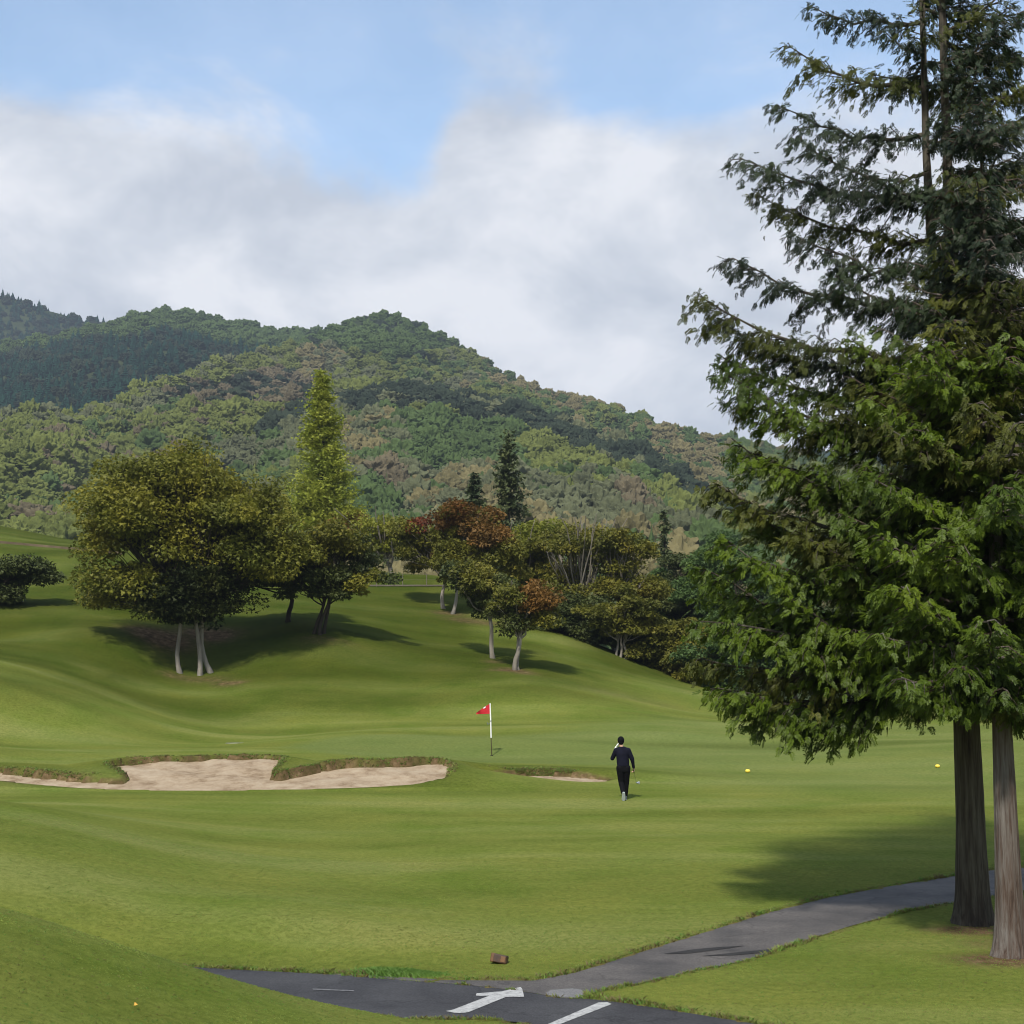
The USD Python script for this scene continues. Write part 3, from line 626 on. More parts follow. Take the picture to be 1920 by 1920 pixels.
pi.CreateOrientationsAttr(Vt.QuathArray([Gf.Quath(*map(float, q)) for q in FQ]))

# ------------------------------------------------------------------ trees on the golf hillside
bark('pale_bark', [(0.3, (0.10, 0.085, 0.068)), (0.5, (0.19, 0.17, 0.14)), (0.72, (0.30, 0.275, 0.235))], scale=6)
bark('dark_bark', [(0.3, (0.022, 0.018, 0.014)), (0.6, (0.055, 0.045, 0.035)), (0.8, (0.09, 0.075, 0.06))], scale=6)
leafy('olive_leaf', [(0.0, (0.067, 0.079, 0.009)), (0.35, (0.143, 0.146, 0.017)), (0.7, (0.230, 0.206, 0.022)), (1.0, (0.239, 0.244, 0.034))], 0.3, 0.35)
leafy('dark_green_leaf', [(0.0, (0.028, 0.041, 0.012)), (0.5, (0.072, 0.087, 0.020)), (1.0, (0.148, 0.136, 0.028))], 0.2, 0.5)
leafy('moss_leaf', [(0.0, (0.054, 0.064, 0.009)), (0.4, (0.123, 0.121, 0.014)), (0.8, (0.214, 0.175, 0.020)), (1.0, (0.238, 0.179, 0.036))], 0.25, 0.45)
leafy('yellow_leaf', [(0.0, (0.110, 0.133, 0.019)), (0.5, (0.230, 0.238, 0.026)), (1.0, (0.289, 0.303, 0.041))], 0.35, 0.4)
leafy('rust_leaf', [(0.0, (0.082, 0.053, 0.013)), (0.5, (0.200, 0.103, 0.022)), (1.0, (0.340, 0.141, 0.039))], 0.3, 0.5)
leafy('red_leaf', [(0.0, (0.103, 0.035, 0.013)), (0.5, (0.264, 0.065, 0.025)), (1.0, (0.340, 0.121, 0.041))], 0.3, 0.6)
leafy('lime_leaf', [(0.0, (0.182, 0.231, 0.032)), (0.5, (0.302, 0.324, 0.043)), (1.0, (0.302, 0.324, 0.070))], 0.35, 0.5)
leafy('fir_leaf', [(0.0, (0.032, 0.049, 0.020)), (0.5, (0.077, 0.094, 0.033)), (1.0, (0.139, 0.139, 0.049))], 0.12, 0.5)
leafy('wood_green_leaf', [(0.0, (0.032, 0.063, 0.016)), (0.5, (0.072, 0.121, 0.030)), (1.0, (0.139, 0.182, 0.043))], 0.25, 0.5)


def wobble(a, b, n, amp, rng, lift=0.0):
    t = np.linspace(0, 1, n)[:, None]
    p = a + (b - a) * t
    off = sum(rng.normal(0, amp / k, 3)[None] * np.sin(t * np.pi * k) for k in (1, 2, 3))
    return p + off * (1, 1, 0.4) + np.array([0, 0, lift]) * np.sin(t * np.pi)


def cen_out(P, mean, pad, rng):
    q = P[rng.integers(0, len(P), len(P) // 3)]
    return q + unit(q - mean) * np.array(pad) * rng.uniform(0.3, 0.75, (len(q), 1)) + rng.normal(0, 0.25, q.shape)


LEAF_K, PER_K = 0.64, 1.95


def broadleaf(name, label, base, crowns, leaf, seed, limb_mat=None, limb_k=0.62, trunks=((0, 0),), trunk_r=0.16, bark_mat='dark_bark', pads=26, pad=(1.5, 1.5, 0.55), per=230, size=0.34, extra=(), group=None, limbs=True, cat='tree', lean=(0, 0), fork=0.45, bare=0):
    """base: ground point. crowns: (u, v, ru, rv) ellipses at the tree's distance; each is filled with flat leafy pads carried by limbs."""
    rng = np.random.default_rng(seed)
    base = np.asarray(base, float); Y = base[1]; k = Y / F
    t = thing(name, label, cat, base, group=group)
    cen, rad, wt = [], [], []
    for c in crowns:
        cen.append(at(c[0], c[1], Y) - base); rad.append(np.array([c[2] * k, (c[4] if len(c) > 4 else c[2]) * k * 0.9, c[3] * k])); wt.append(c[2] * c[3])
    wt = np.array(wt) / sum(wt)
    P = []
    while len(P) < pads:
        i = rng.choice(len(cen), p=wt); d = rand_dirs(1, rng)[0] * rng.uniform(0.25, 1.0) ** 0.45
        q = cen[i] + rad[i] * d * 0.86
        if all(np.linalg.norm((q - o) / np.array(pad)) > 0.62 for o in P) or rng.random() < 0.12: P.append(q)
    P = np.array(P)
    lv, limb_parts = [], []
    stems, wood = [], []
    low = min(c[2] - r[2] for c, r in zip(cen, rad)); mean = P.mean(0)
    for (dx, dy) in trunks:
        foot = np.array([dx, dy, 0.0]); foot[2] = float(surf(base[0] + dx, base[1] + dy)) - base[2] - 0.15
        head = np.array([dx * 0.6 + mean[0] * 0.55 + lean[0], dy * 0.6 + mean[1] * 0.4 + lean[1], max(low + (mean[2] - low) * fork, 0.8)])
        pts = wobble(foot, head, 9, trunk_r * 0.75, rng); r = np.linspace(trunk_r, trunk_r * 0.55, 9); r[0] *= 1.35
        stems.append((pts, r))
        obj('trunk', tube(pts, r, 9, 0.16), bark_mat, t, smooth=True)
    for i, p in enumerate(P):
        s = min(stems, key=lambda s: np.linalg.norm(s[0][-1] - p)); j = rng.integers(5, 9); a = s[0][j]
        if limbs:
            end = p + np.array([0, 0, -0.1])
            w = wobble(a, end, 7, 0.05 + 0.025 * np.linalg.norm(end - a), rng, lift=-0.06 * np.linalg.norm(end[:2] - a[:2]))
            wood.append(tube(w, np.linspace(s[1][j] * limb_k, 0.020, 7), 5, 0.1))
            for b in range(3):
                e = p + rand_dirs(1, rng)[0] * np.array(pad) * 0.75
                wood.append(tube(wobble(w[3 + b % 2], e, 4, 0.08, rng), np.linspace(0.03, 0.012, 4), 4, cap=False))
    for b in range(bare):
        s = stems[b % len(stems)]; e = cen[b % len(cen)] + rad[b % len(cen)] * rng.uniform(-0.75, 0.75, 3) * (1, 1, 0.2) + (0, 0, rad[b % len(cen)][2] * 0.9)
        w = wobble(s[0][rng.integers(3, 8)], e, 7, 0.18, rng); w[:, 1] -= 2.4 * np.linspace(0, 1, 7) ** 0.7
        wood.append(tube(w, np.linspace(trunk_r * 0.55, 0.03, 7), 5, 0.1))
    if wood: obj('limbs', join(wood), limb_mat or bark_mat, t, smooth=True)
    P = np.vstack([P, cen_out(P, mean, pad, rng), cen_out(P, mean, np.array(pad) * 1.5, rng)])
    mats = [leaf] + [e[0] for e in extra]
    groups = {m: [] for m in mats}
    for p in P:
        m = leaf
        for em, (eu, ev, er) in extra:
            c = at(eu, ev, Y) - base
            if np.linalg.norm((p - c)[[0, 2]]) < er * k: m = em
        n = int(per * PER_K * rng.uniform(0.7, 1.3)); shrink = rng.uniform(0.45, 1.2); n = int(n * shrink ** 2)
        d = shrink * rand_dirs(n, rng) * (rng.random(n) ** 0.42)[:, None]
        q = p + d * np.array(pad) * rng.uniform(0.75, 1.2)
        q[:, 2] -= 0.18 * np.hypot(d[:, 0], d[:, 1]) ** 2 * pad[2] * 2
        D = unit(d * (1, 1, 0.5) + rng.normal(0, 0.5, (n, 3)) + (0, 0, -0.25)); N = unit(np.array([0, 0, 1.0]) + rng.normal(0, 0.55, (n, 3)))
        groups[m].append(multi(LEAF3, q, D, N, LEAF_K * size * rng.uniform(0.65, 1.25, n), rng))
    for m in mats:
        if groups[m]: obj('crown', join(groups[m]), m, t, **({'label': 'reddish part of the crown'} if m in ('red_leaf', 'rust_leaf') and m != leaf else {}))
    return t


def conifer(name, label, base, top, width, leaf, seed, group=None, density=1.0, size=0.42, droop=0.25, bark_mat='dark_bark', low=0.08, power=0.9, cat='conifer', steps=44, wisp=0.0):
    """A spire: a straight trunk with whorls of branches, each carrying sprays."""
    rng = np.random.default_rng(seed); base = np.asarray(base, float)
    t = thing(name, label, cat, base, group=group)
    h = top[2] - base[2]; ax = np.array([top[0] - base[0], top[1] - base[1], h])
    zs = np.linspace(0, 1, 10)
    obj('trunk', tube(ax * zs[:, None] - (0, 0, 0.2), np.linspace(max(0.12, h * 0.013), 0.02, 10), 8), bark_mat, t, smooth=True)
    Ps, Ds, wood = [], [], []
    for q in np.linspace(low, 0.99, steps):
        for b in range(rng.integers(6, 9)):
            a = rng.uniform(0, 2 * np.pi); L = width * ((1 - q) ** power) * rng.uniform(0.55, 1.12) + 0.18
            o = ax * (q + rng.normal(0, 0.008)); d = np.array([math.cos(a), math.sin(a), rng.uniform(-0.05, 0.25)])
            n = max(3, int(L * 14 * density)); s = rng.uniform(0.12, 1, n) ** 0.8
            p = o + d * (s * L)[:, None] + np.array([0, 0, -1.0]) * (droop * L * s ** 2)[:, None]
            p += rng.normal(0, 0.10 + wisp + 0.08 * L, (n, 3)) * (s * 0.9 + 0.2)[:, None] * (1, 1, 0.6)
            Ps.append(p); Ds.append(d + rng.normal(0, 0.55, (n, 3)) + (0, 0, -droop))
            wood.append(tube(np.array([o, o + d * L * 0.5, o + d * L * 0.95 + (0, 0, -droop * L * 0.8)]), [0.03, 0.02, 0.008], 4, cap=False))
    P, D = np.vstack(Ps), unit(np.vstack(Ds)); n = len(P)
    obj('branches', join(wood), bark_mat, t)
    obj('crown', multi(LEAF3, P, D, unit(np.array([0, 0, 1.0]) + rng.normal(0, 0.6, (n, 3))), size * rng.uniform(0.6, 1.25, n), rng), leaf, t)
    return t


HG = 'trees on the golf hillside'
broadleaf('broadleaf_tree', 'dark tree cut off by the left edge of the view on the hillside', stand(-25, 88), [(0, 1075, 62, 55), (-60, 1060, 70, 60), (50, 1065, 40, 30)], 'dark_green_leaf', 101, trunk_r=0.2, pads=26, pad=(1.1, 1.1, 0.5), size=0.3, lean=(0.5, 0))
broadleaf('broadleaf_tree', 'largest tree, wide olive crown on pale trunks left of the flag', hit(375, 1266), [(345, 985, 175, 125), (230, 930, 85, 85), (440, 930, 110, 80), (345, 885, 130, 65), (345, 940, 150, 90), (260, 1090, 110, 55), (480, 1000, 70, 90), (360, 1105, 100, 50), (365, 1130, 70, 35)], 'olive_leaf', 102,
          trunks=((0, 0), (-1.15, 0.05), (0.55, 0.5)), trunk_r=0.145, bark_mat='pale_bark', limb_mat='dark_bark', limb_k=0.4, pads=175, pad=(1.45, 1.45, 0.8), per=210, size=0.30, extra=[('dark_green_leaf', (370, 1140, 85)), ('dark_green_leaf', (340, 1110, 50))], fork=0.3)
broadleaf('shrub', 'brown-tipped low shrub under the largest tree on the hillside', stand(255, 92), [(255, 1140, 85, 38), (200, 1120, 45, 30), (310, 1150, 50, 30)], 'moss_leaf', 103, trunk_r=0.07, pads=34, pad=(1.0, 1.0, 0.6), per=230, size=0.28, cat='shrub', fork=0.2)
broadleaf('broadleaf_tree', 'straight dark trunk and small dark crown right of the largest tree', hit(540, 1166), [(520, 1055, 62, 50), (560, 1040, 60, 45), (470, 1070, 45, 35)], 'dark_green_leaf', 104, trunk_r=0.17, pads=32, pad=(1.15, 1.15, 0.5), per=220, size=0.3, extra=[('olive_leaf', (480, 1010, 45))], fork=0.5)
broadleaf('broadleaf_tree', 'dark tree with several leaning stems on the hillside', hit(600, 1190), [(620, 1040, 85, 42), (585, 1070, 55, 50), (665, 1085, 48, 38), (625, 1010, 60, 25)], 'dark_green_leaf', 105, trunks=((0, 0), (-0.4, 0.2), (0.15, 0.3)), trunk_r=0.12, pads=40, pad=(1.05, 1.05, 0.55), per=200, size=0.3, extra=[('moss_leaf', (620, 1005, 55)), ('olive_leaf', (690, 1090, 30))], fork=0.35, lean=(0.4, 0))
b = stand(605, 122, 1000); conifer('conifer_tree', 'slender yellow-green conifer standing tallest behind the hill crest', b, at(603, 694, b[1]), 3.9, 'lime_leaf', 106, density=2.6, size=0.26, droop=-0.12, power=0.80, low=0.05, steps=52, wisp=0.10)
b = stand(955, 132, 1000); conifer('conifer_tree', 'dark conifer, the taller of the pair behind the crest', b, at(953, 806, b[1]), 4.2, 'fir_leaf', 107, density=1.0, size=0.4, droop=0.22, wisp=0.12)
b = stand(893, 128, 1000); conifer('conifer_tree', 'dark conifer, the shorter of the pair behind the crest', b, at(890, 888, b[1]), 2.7, 'fir_leaf', 108, density=1.0, size=0.45, droop=0.22)
broadleaf('broadleaf_tree', 'thin golden tree with bare pale boughs behind the tee mound', stand(735, 121, 1050), [(690, 1000, 70, 45), (745, 1000, 50, 40), (655, 985, 40, 30)], 'yellow_leaf', 109, trunk_r=0.22, bark_mat='pale_bark', pads=34, pad=(1.4, 1.4, 0.6), per=170, size=0.36, extra=[('rust_leaf', (640, 1000, 40))], fork=0.2, bare=5)
broadleaf('broadleaf_tree', 'red-topped maple with a pale leaning trunk on the hill', hit(832, 1141), [(815, 985, 68, 45), (790, 1030, 50, 40), (850, 1030, 60, 45), (870, 975, 50, 40)], 'moss_leaf', 110, trunk_r=0.15, bark_mat='pale_bark', pads=50, pad=(1.2, 1.2, 0.62), per=230, size=0.32, extra=[('red_leaf', (812, 955, 48)), ('rust_leaf', (845, 955, 40)), ('rust_leaf', (850, 1030, 18))], lean=(0.3, 0))
broadleaf('broadleaf_tree', 'rust-tinted tree under the tall dark conifer', hit(848, 1151), [(915, 990, 62, 42), (930, 1030, 60, 40), (880, 1045, 50, 40)], 'moss_leaf', 111, trunk_r=0.14, bark_mat='pale_bark', pads=36, pad=(1.2, 1.2, 0.62), per=220, size=0.32, extra=[('rust_leaf', (915, 965, 48))], lean=(-0.6, 0))
broadleaf('broadleaf_tree', 'small dark tree on one curved pale trunk above the flag', hit(924, 1234), [(905, 1095, 52, 32), (925, 1120, 40, 25), (880, 1080, 40, 25)], 'dark_green_leaf', 112, trunk_r=0.15, bark_mat='pale_bark', pads=30, pad=(0.85, 0.85, 0.5), per=210, size=0.27, extra=[('moss_leaf', (900, 1075, 30))], fork=0.55, lean=(-0.2, 0))
broadleaf('broadleaf_tree', 'small forked tree with rusty leaves, front of the hillside group', hit(966, 1256), [(980, 1130, 58, 40), (1000, 1110, 42, 30), (960, 1155, 40, 22)], 'moss_leaf', 113, trunks=((0, 0), (0.12, 0.1)), trunk_r=0.15, bark_mat='pale_bark', pads=36, pad=(0.85, 0.85, 0.5), per=200, size=0.27, extra=[('rust_leaf', (1000, 1120, 32)), ('dark_green_leaf', (950, 1160, 26))], fork=0.3, lean=(0.35, 0))
broadleaf('broadleaf_tree', 'yellow-green tree behind the forked small tree', stand(965, 108, 1100), [(965, 1035, 55, 50), (1000, 1010, 45, 35), (1000, 1060, 40, 50)], 'yellow_leaf', 114, trunk_r=0.15, bark_mat='pale_bark', pads=42, pad=(1.2, 1.2, 0.62), per=210, size=0.33, bare=3)
broadleaf('broadleaf_tree', 'spreading tree with many bare upright grey boughs', stand(1085, 104, 1180), [(1075, 1030, 80, 60), (1130, 1020, 60, 45), (1040, 1080, 40, 40)], 'moss_leaf', 115, trunks=((0, 0), (0.5, 0.3), (-0.5, 0.2)), trunk_r=0.15, bark_mat='pale_bark', pads=30, pad=(1.2, 1.2, 0.62), per=150, size=0.31, bare=18, fork=0.2)
broadleaf('broadleaf_tree', 'olive layered tree right of the bare boughs', stand(1150, 102, 1180), [(1165, 1040, 60, 55), (1185, 1090, 50, 45), (1130, 1110, 60, 40), (1080, 1125, 50, 25)], 'moss_leaf', 116, trunk_r=0.16, bark_mat='pale_bark', pads=40, pad=(1.2, 1.2, 0.62), per=200, size=0.31, extra=[('rust_leaf', (1120, 1140, 28))])
broadleaf('broadleaf_tree', 'low tree with pale forked stems at the edge of the thicket', hit(1163, 1232), [(1165, 1150, 55, 35), (1200, 1170, 40, 30), (1140, 1160, 36, 30)], 'moss_leaf', 117, trunks=((0, 0), (0.35, 0.1), (-0.25, 0.2)), trunk_r=0.1, bark_mat='pale_bark', pads=30, pad=(1.0, 1.0, 0.36), per=220, size=0.29, fork=0.3)
b = stand(1247, 125, 1050); conifer('conifer_tree', 'thin sparse conifer right of the hillside trees', b, at(1246, 955, b[1]), 1.5, 'fir_leaf', 118, density=0.7, size=0.4)
# thicket along the right edge of the hillside
TH = [(1075, 100, 1150, 45, 40, 'dark_green_leaf', 'dark bush beneath the bare boughs'), (1120, 99, 1170, 45, 36, 'dark_green_leaf', 'dark bush left of the pale forked stems'), (1215, 99, 1200, 40, 42, 'dark_green_leaf', 'dark bush right of the pale forked stems'),
      (1255, 98, 1205, 50, 48, 'moss_leaf', 'mossy bush in the middle of the thicket'), (1300, 97, 1230, 48, 44, 'moss_leaf', 'mossy bush low in the thicket beside the tall trees'), (1345, 96, 1235, 50, 52, 'wood_green_leaf', 'green bush at the thicket end near the tall trees'),
      (1235, 112, 1120, 52, 62, 'wood_green_leaf', 'green tree rising behind the thicket'), (1290, 110, 1090, 55, 66, 'dark_green_leaf', 'darkest evergreen behind the thicket'), (1345, 106, 1085, 62, 80, 'wood_green_leaf', 'tall bright green tree at the right end of the thicket'), (1410, 104, 1130, 62, 110, 'wood_green_leaf', 'green tree half hidden by the left boughs of the tall trees'),
      (1490, 100, 1180, 70, 110, 'wood_green_leaf', 'green tree behind the lowest boughs of the tall trees'), (1600, 104, 1200, 90, 105, 'dark_green_leaf', 'dark tree behind the trunks of the tall trees'), (1720, 106, 1200, 90, 110, 'wood_green_leaf', 'green tree behind the tall trees towards the right edge'), (1860, 108, 1200, 100, 115, 'dark_green_leaf', 'dark tree at the right edge behind the tall trees')]
for i, (u, Y, v, ru, rv, m, lab) in enumerate(TH):
    bush = 'bush' in lab
    broadleaf('bush' if bush else 'broadleaf_tree', lab, stand(u, Y), [(u, v, ru, rv), (u + 12, v + rv * 0.4, ru * 0.9, rv * 0.6), (u - 10, v + rv * 0.5, ru, rv * 0.55)], m, 200 + i, trunk_r=0.1 if bush else 0.2, pads=32 if bush else 46, pad=(1.2, 1.2, 0.5), per=230, size=0.32, cat='bush' if bush else 'tree', fork=0.2, limbs=not bush or i < 4)

# ------------------------------------------------------------------ the two tall trees in the foreground
bark('cypress_bark', [(0.34, (0.022, 0.013, 0.009)), (0.44, (0.075, 0.052, 0.040)), (0.54, (0.125, 0.108, 0.094)), (0.68, (0.20, 0.187, 0.170))], stretch=0.06, scale=26, bump=1.0)
bark('mossy_bark', [(0.30, (0.020, 0.016, 0.013)), (0.45, (0.052, 0.043, 0.033)), (0.58, (0.095, 0.086, 0.066)), (0.7, (0.19, 0.178, 0.148))], stretch=0.06, scale=26, bump=1.0)
leafy('cypress_spray', [(0.0, (0.040, 0.069, 0.004)), (0.4, (0.087, 0.132, 0.007)), (0.75, (0.148, 0.191, 0.008)), (1.0, (0.225, 0.231, 0.011))], 0.28, 0.55, spread=0.6, rough=0.5, spec=0.3)
leafy('cypress_spray_old', [(0.0, (0.037, 0.048, 0.008)), (0.5, (0.088, 0.096, 0.010)), (1.0, (0.162, 0.133, 0.015))], 0.25, 0.6, spread=0.6)
leafy('high_spray', [(0.0, (0.012, 0.022, 0.008)), (0.5, (0.027, 0.044, 0.012)), (1.0, (0.051, 0.066, 0.015))], 0.2, 0.6, spread=0.6, rough=0.5, spec=0.3)  # darker copy of the spray, backlit shade of the upper crown painted in


def fluted_trunk(pts, radii, seed, n=84, flute=0.13, flare=0.40):
    rng = np.random.default_rng(seed)
    dense = 110
    t0 = np.linspace(0, 1, len(pts)); t = np.linspace(0, 1, dense) ** 1.6
    P = np.stack([np.interp(t, t0, np.asarray(pts)[:, k]) for k in range(3)], 1); R = np.interp(t, t0, radii)
    ang = np.linspace(0, 2 * np.pi, n, endpoint=False)
    z = P[:, 2]
    tw = 0.12 * z[:, None]
    ridges = meshkit.fbm(np.stack([np.cos(ang + tw) * 2.6 + seed, np.sin(ang + tw) * 2.6, np.repeat(0.25 * z[:, None], n, 1)], -1), 3, seed)
    fine = meshkit.noise(np.stack([np.cos(ang + tw) * 9 + seed, np.sin(ang + tw) * 9, np.repeat(0.5 * z[:, None], n, 1)], -1), seed + 2)
    strips = meshkit.noise(np.stack([np.cos(ang + tw) * 17 + seed, np.sin(ang + tw) * 17, np.repeat(1.3 * z[:, None], n, 1)], -1), seed + 4)
    fl = flare * np.exp(-np.clip(z, 0, None) / 0.22)[:, None]
    r = R[:, None] * (1 + flute * 2.6 * (ridges - 0.5) + 0.11 * (fine - 0.5) + 0.07 * (strips - 0.5) + fl * (0.4 + 1.5 * (ridges - 0.25)))
    v = P[:, None] + np.stack([np.cos(ang) * r, np.sin(ang) * r, 0 * r], -1)
    i = (np.arange(dense - 1)[:, None] * n + np.arange(n)[None]).ravel(); j = (np.arange(dense - 1)[:, None] * n + (np.arange(n)[None] + 1) % n).ravel()
    return v.reshape(-1, 3), np.concatenate([np.stack([i, j, j + n], 1), np.stack([i, j + n, i + n], 1)])


def bough(tree, o, tip, rng, bark_mat, leaf, templates, size, density, thick=0.05, spread=0.55, hang=0.3, start=0.07):
    """One branch from the trunk to its tip with side twigs; its foliage is a sub-part."""
    L = np.linalg.norm(tip - o); n = 9
    t = np.linspace(0, 1, n)[:, None]
    c = o + (tip - o) * t + np.array([0, 0, -1.0]) * (0.10 * L * np.sin(t * np.pi)) + rng.normal(0, 0.02 * L, (n, 3)) * np.sin(t * np.pi)
    wood = [tube(c, np.linspace(thick, 0.008, n), 6, 0.12)]
    ax = unit(tip - o); side = unit(np.cross(ax, [0, 0, 1.0]))
    Ps, Ds, Ns = [], [], []
    nt = max(5, int(L * 5.5))
    for s in np.linspace(start, 0.99, nt) + rng.normal(0, 0.02, nt):
        s = min(max(s, 0.05), 1.0)
        b = np.array([np.interp(s, t[:, 0], c[:, k]) for k in range(3)])
        for sg in (-1, 1, rng.choice([-1, 1])):
            l = min(0.9, (0.48 if o[2] > 7 else spread) * L * 0.55) * rng.uniform(0.35, 1.1) * (1.05 - 0.75 * s ** 3) + 0.10
            d = unit(ax * rng.uniform(0.35, 0.9) + side * sg * rng.uniform(0.45, 1.0) + np.array([0, 0, rng.uniform(-0.35, 0.18)]))
            e = b + d * l + np.array([0, 0, -0.30 * l * l - hang * 0.15])
            wood.append(tube(np.array([b, b + d * l * 0.55, e]), [0.012, 0.008, 0.004], 3, cap=False))
            k = max(3, int(l * 14 * density))
            q = rng.uniform(0.1, 1.02, k)[:, None]
            p = b + d * l * q + np.array([0, 0, -0.30 * l * l - hang * 0.15]) * q ** 2 + rng.normal(0, 0.05, (k, 3))
            Ps.append(p); dd = d + rng.normal(0, 0.45, (k, 3)) + np.array([0, 0, -hang * 1.6]) * rng.uniform(0.2, 1.4, (k, 1)); Ds.append(dd)
            Ns.append(np.array([0, -0.25, 1.0]) + rng.normal(0, 0.45, (k, 3)))
    P, D, N = np.vstack(Ps), unit(np.vstack(Ds)), unit(np.vstack(Ns))
    br = obj('branch', join(wood), bark_mat, tree)
    obj('foliage', multi(templates, P, D, N, size * rng.uniform(0.6, 1.25, len(P)), rng), leaf, br)


def tall_tree(label, foot, height, trunk_r, bark_mat, seed, tips, crown_r, count, leaders, zlow):
    rng = np.random.default_rng(seed)
    t = thing('tall_cypress', label, 'tree', foot)
    # trunk and leaders in the tree's own space
    stems = []
    for i, (pts, r0, r1) in enumerate(leaders):
        pts = np.array(pts, float); r = np.linspace(r0, r1, len(pts))
        stems.append(pts)
        obj('trunk' if i == 0 else 'leader', fluted_trunk(pts, r, seed + i, flare=0.40 if i == 0 else 0.0), bark_mat, t, smooth=True)
    def on_stem(z, k=None):
        if k is None or z < stems[k][0, 2]: k = 0
        s = stems[k]; return np.array([np.interp(z, s[:, 2], s[:, 0]), np.interp(z, s[:, 2], s[:, 1]), z])
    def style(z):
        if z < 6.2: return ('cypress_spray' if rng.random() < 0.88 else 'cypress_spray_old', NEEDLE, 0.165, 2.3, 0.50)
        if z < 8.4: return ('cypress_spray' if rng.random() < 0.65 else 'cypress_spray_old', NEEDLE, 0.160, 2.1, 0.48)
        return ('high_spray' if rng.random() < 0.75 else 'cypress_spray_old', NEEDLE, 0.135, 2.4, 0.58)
    for (u, v, dy, k) in tips:
        tip = at(u, v, foot[1] + dy) - foot
        L = np.hypot(tip[0], tip[1]); o = on_stem(max(1.9, tip[2] - (0.20 if tip[2] > 4.6 else -0.16) * L + rng.normal(0, 0.15)), k)
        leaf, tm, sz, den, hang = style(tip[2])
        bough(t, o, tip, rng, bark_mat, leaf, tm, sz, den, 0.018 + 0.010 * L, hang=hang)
    for i in range(count):
        z = zlow + (height - zlow) * ((i + rng.random()) / count) ** 1.05
        a = i * 2.39996 + rng.normal(0, 0.3)
        if z > 4.5 and zlow < 3.48 and math.cos(a) < -0.55: a = math.pi - a
        if z > 10.2 and zlow < 3.48 and rng.random() < 0.22: continue
        R = crown_r(z) * rng.uniform(0.7, 1.08)
        tip = on_stem(z) * (1, 1, 0) + np.array([R * math.cos(a), R * math.sin(a), z + rng.normal(0, 0.15)])
        o = on_stem(max(1.8, z - 0.2 * R), rng.integers(0, len(stems)) if len(stems) > 1 else None)
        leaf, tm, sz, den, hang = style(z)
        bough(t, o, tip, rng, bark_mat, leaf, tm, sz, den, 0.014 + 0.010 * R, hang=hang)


foot1, foot2 = hit(1824, 1732), hit(1897, 1792)
TIPS1 = [(1522, 12, 0.2, 1), (1482, 88, -0.3, 1), (1462, 200, 0.2, 1), (1392, 298, -0.2, 0), (1432, 372, 0.4, 0), (1500, 262, -0.6, 0), (1488, 440, -0.2, 0), (1374, 484, 0.2, 0), (1310, 554, -0.3, 0), (1345, 600, 0.6, 0), (1352, 668, 0.1, 0), (1372, 708, -0.5, 0), (1386, 752, 0.5, 0), (1372, 822, -0.4, 0), (1420, 850, 0.6, 0),
         (1338, 905, -0.2, 0), (1392, 955, 0.6, 0), (1360, 1010, -0.7, 0), (1310, 1062, 0.2, 0), (1340, 1110, 0.8, 0), (1318, 1165, -0.5, 0), (1315, 1235, 0.1, 0), (1345, 1290, -0.5, 0), (1400, 1325, 0.3, 0), (1450, 1315, -0.3, 0), (1590, 1220, -0.6, 0), (1660, 1285, 0.0, 0), (1715, 1310, -0.5, 0),
         (1560, 760, -0.8, 0), (1540, 880, -0.9, 0), (1500, 1000, -1.0, 0), (1480, 1120, -0.9, 0), (1500, 1220, -1.0, 0), (1600, 1180, -1.4, 0), (1590, 1060, -1.4, 0), (1610, 940, -1.3, 0), (1600, 640, -0.7, 0), (1570, 520, -0.7, 0), (1860, 60, 0.3, 0), (1900, 150, 0.5, 0), (1880, 240, 0.3, 0), (1620, 330, 0.5, 1), (1640, 140, 0.4, 1), (1660, 60, -0.5, 1)]
R1 = lambda z: float(np.interp(z, [2.3, 3.5, 6, 8.5, 10.5, 13, 15, 17.5], [1.0, 2.1, 3.1, 3.0, 2.3, 1.7, 1.2, 0.3]))
tall_tree('taller of the two foreground trees, on the darker trunk beside the cart path', foot1, 17.0, 0.24, 'mossy_bark', 301, TIPS1, R1, 112,
          [([(0, 0, -0.2), (0.02, 0, 1.5), (0.0, 0, 4), (0.02, 0.0, 8), (0.04, 0.05, 11.5), (0.05, 0.05, 17.3)], 0.235, 0.03), ([(0.03, 0.0, 7.6), (-0.22, 0.05, 9.2), (-0.28, 0.05, 11.5), (-0.25, 0.05, 15.5)], 0.11, 0.03)], 3.45)
TIPS2 = [(1700, 560, -0.3, 0), (1690, 700, -0.6, 0), (1660, 800, -0.7, 0), (1640, 900, -0.6, 0), (1660, 1010, -0.8, 0), (1690, 1100, -1.0, 0), (1650, 1190, -0.7, 0), (1690, 1270, -0.9, 0), (1730, 1290, -0.8, 0), (1800, 1250, -1.2, 0), (1790, 1315, -0.4, 0), (1900, 1320, -0.7, 0), (1960, 1340, -0.4, 0), (1880, 1290, -1.1, 0), (1760, 460, -0.4, 0), (1790, 360, -0.5, 0), (1800, 240, -0.4, 0), (1760, 640, -0.9, 0)]
R2 = lambda z: float(np.interp(z, [2.5, 3.5, 6, 8.0, 9.5, 10.6, 11.5], [1.0, 1.7, 1.9, 1.7, 1.2, 0.6, 0.2]))
tall_tree('foreground tree with a pale grey-brown trunk at the right edge of the view', foot2, 11.2, 0.21, 'cypress_bark', 302, TIPS2, R2, 84, [([(0, 0, -0.2), (0.0, 0, 1.5), (-0.02, 0, 4), (0.02, 0, 8), (0.0, 0, 10.6)], 0.19, 0.015)], 3.5)

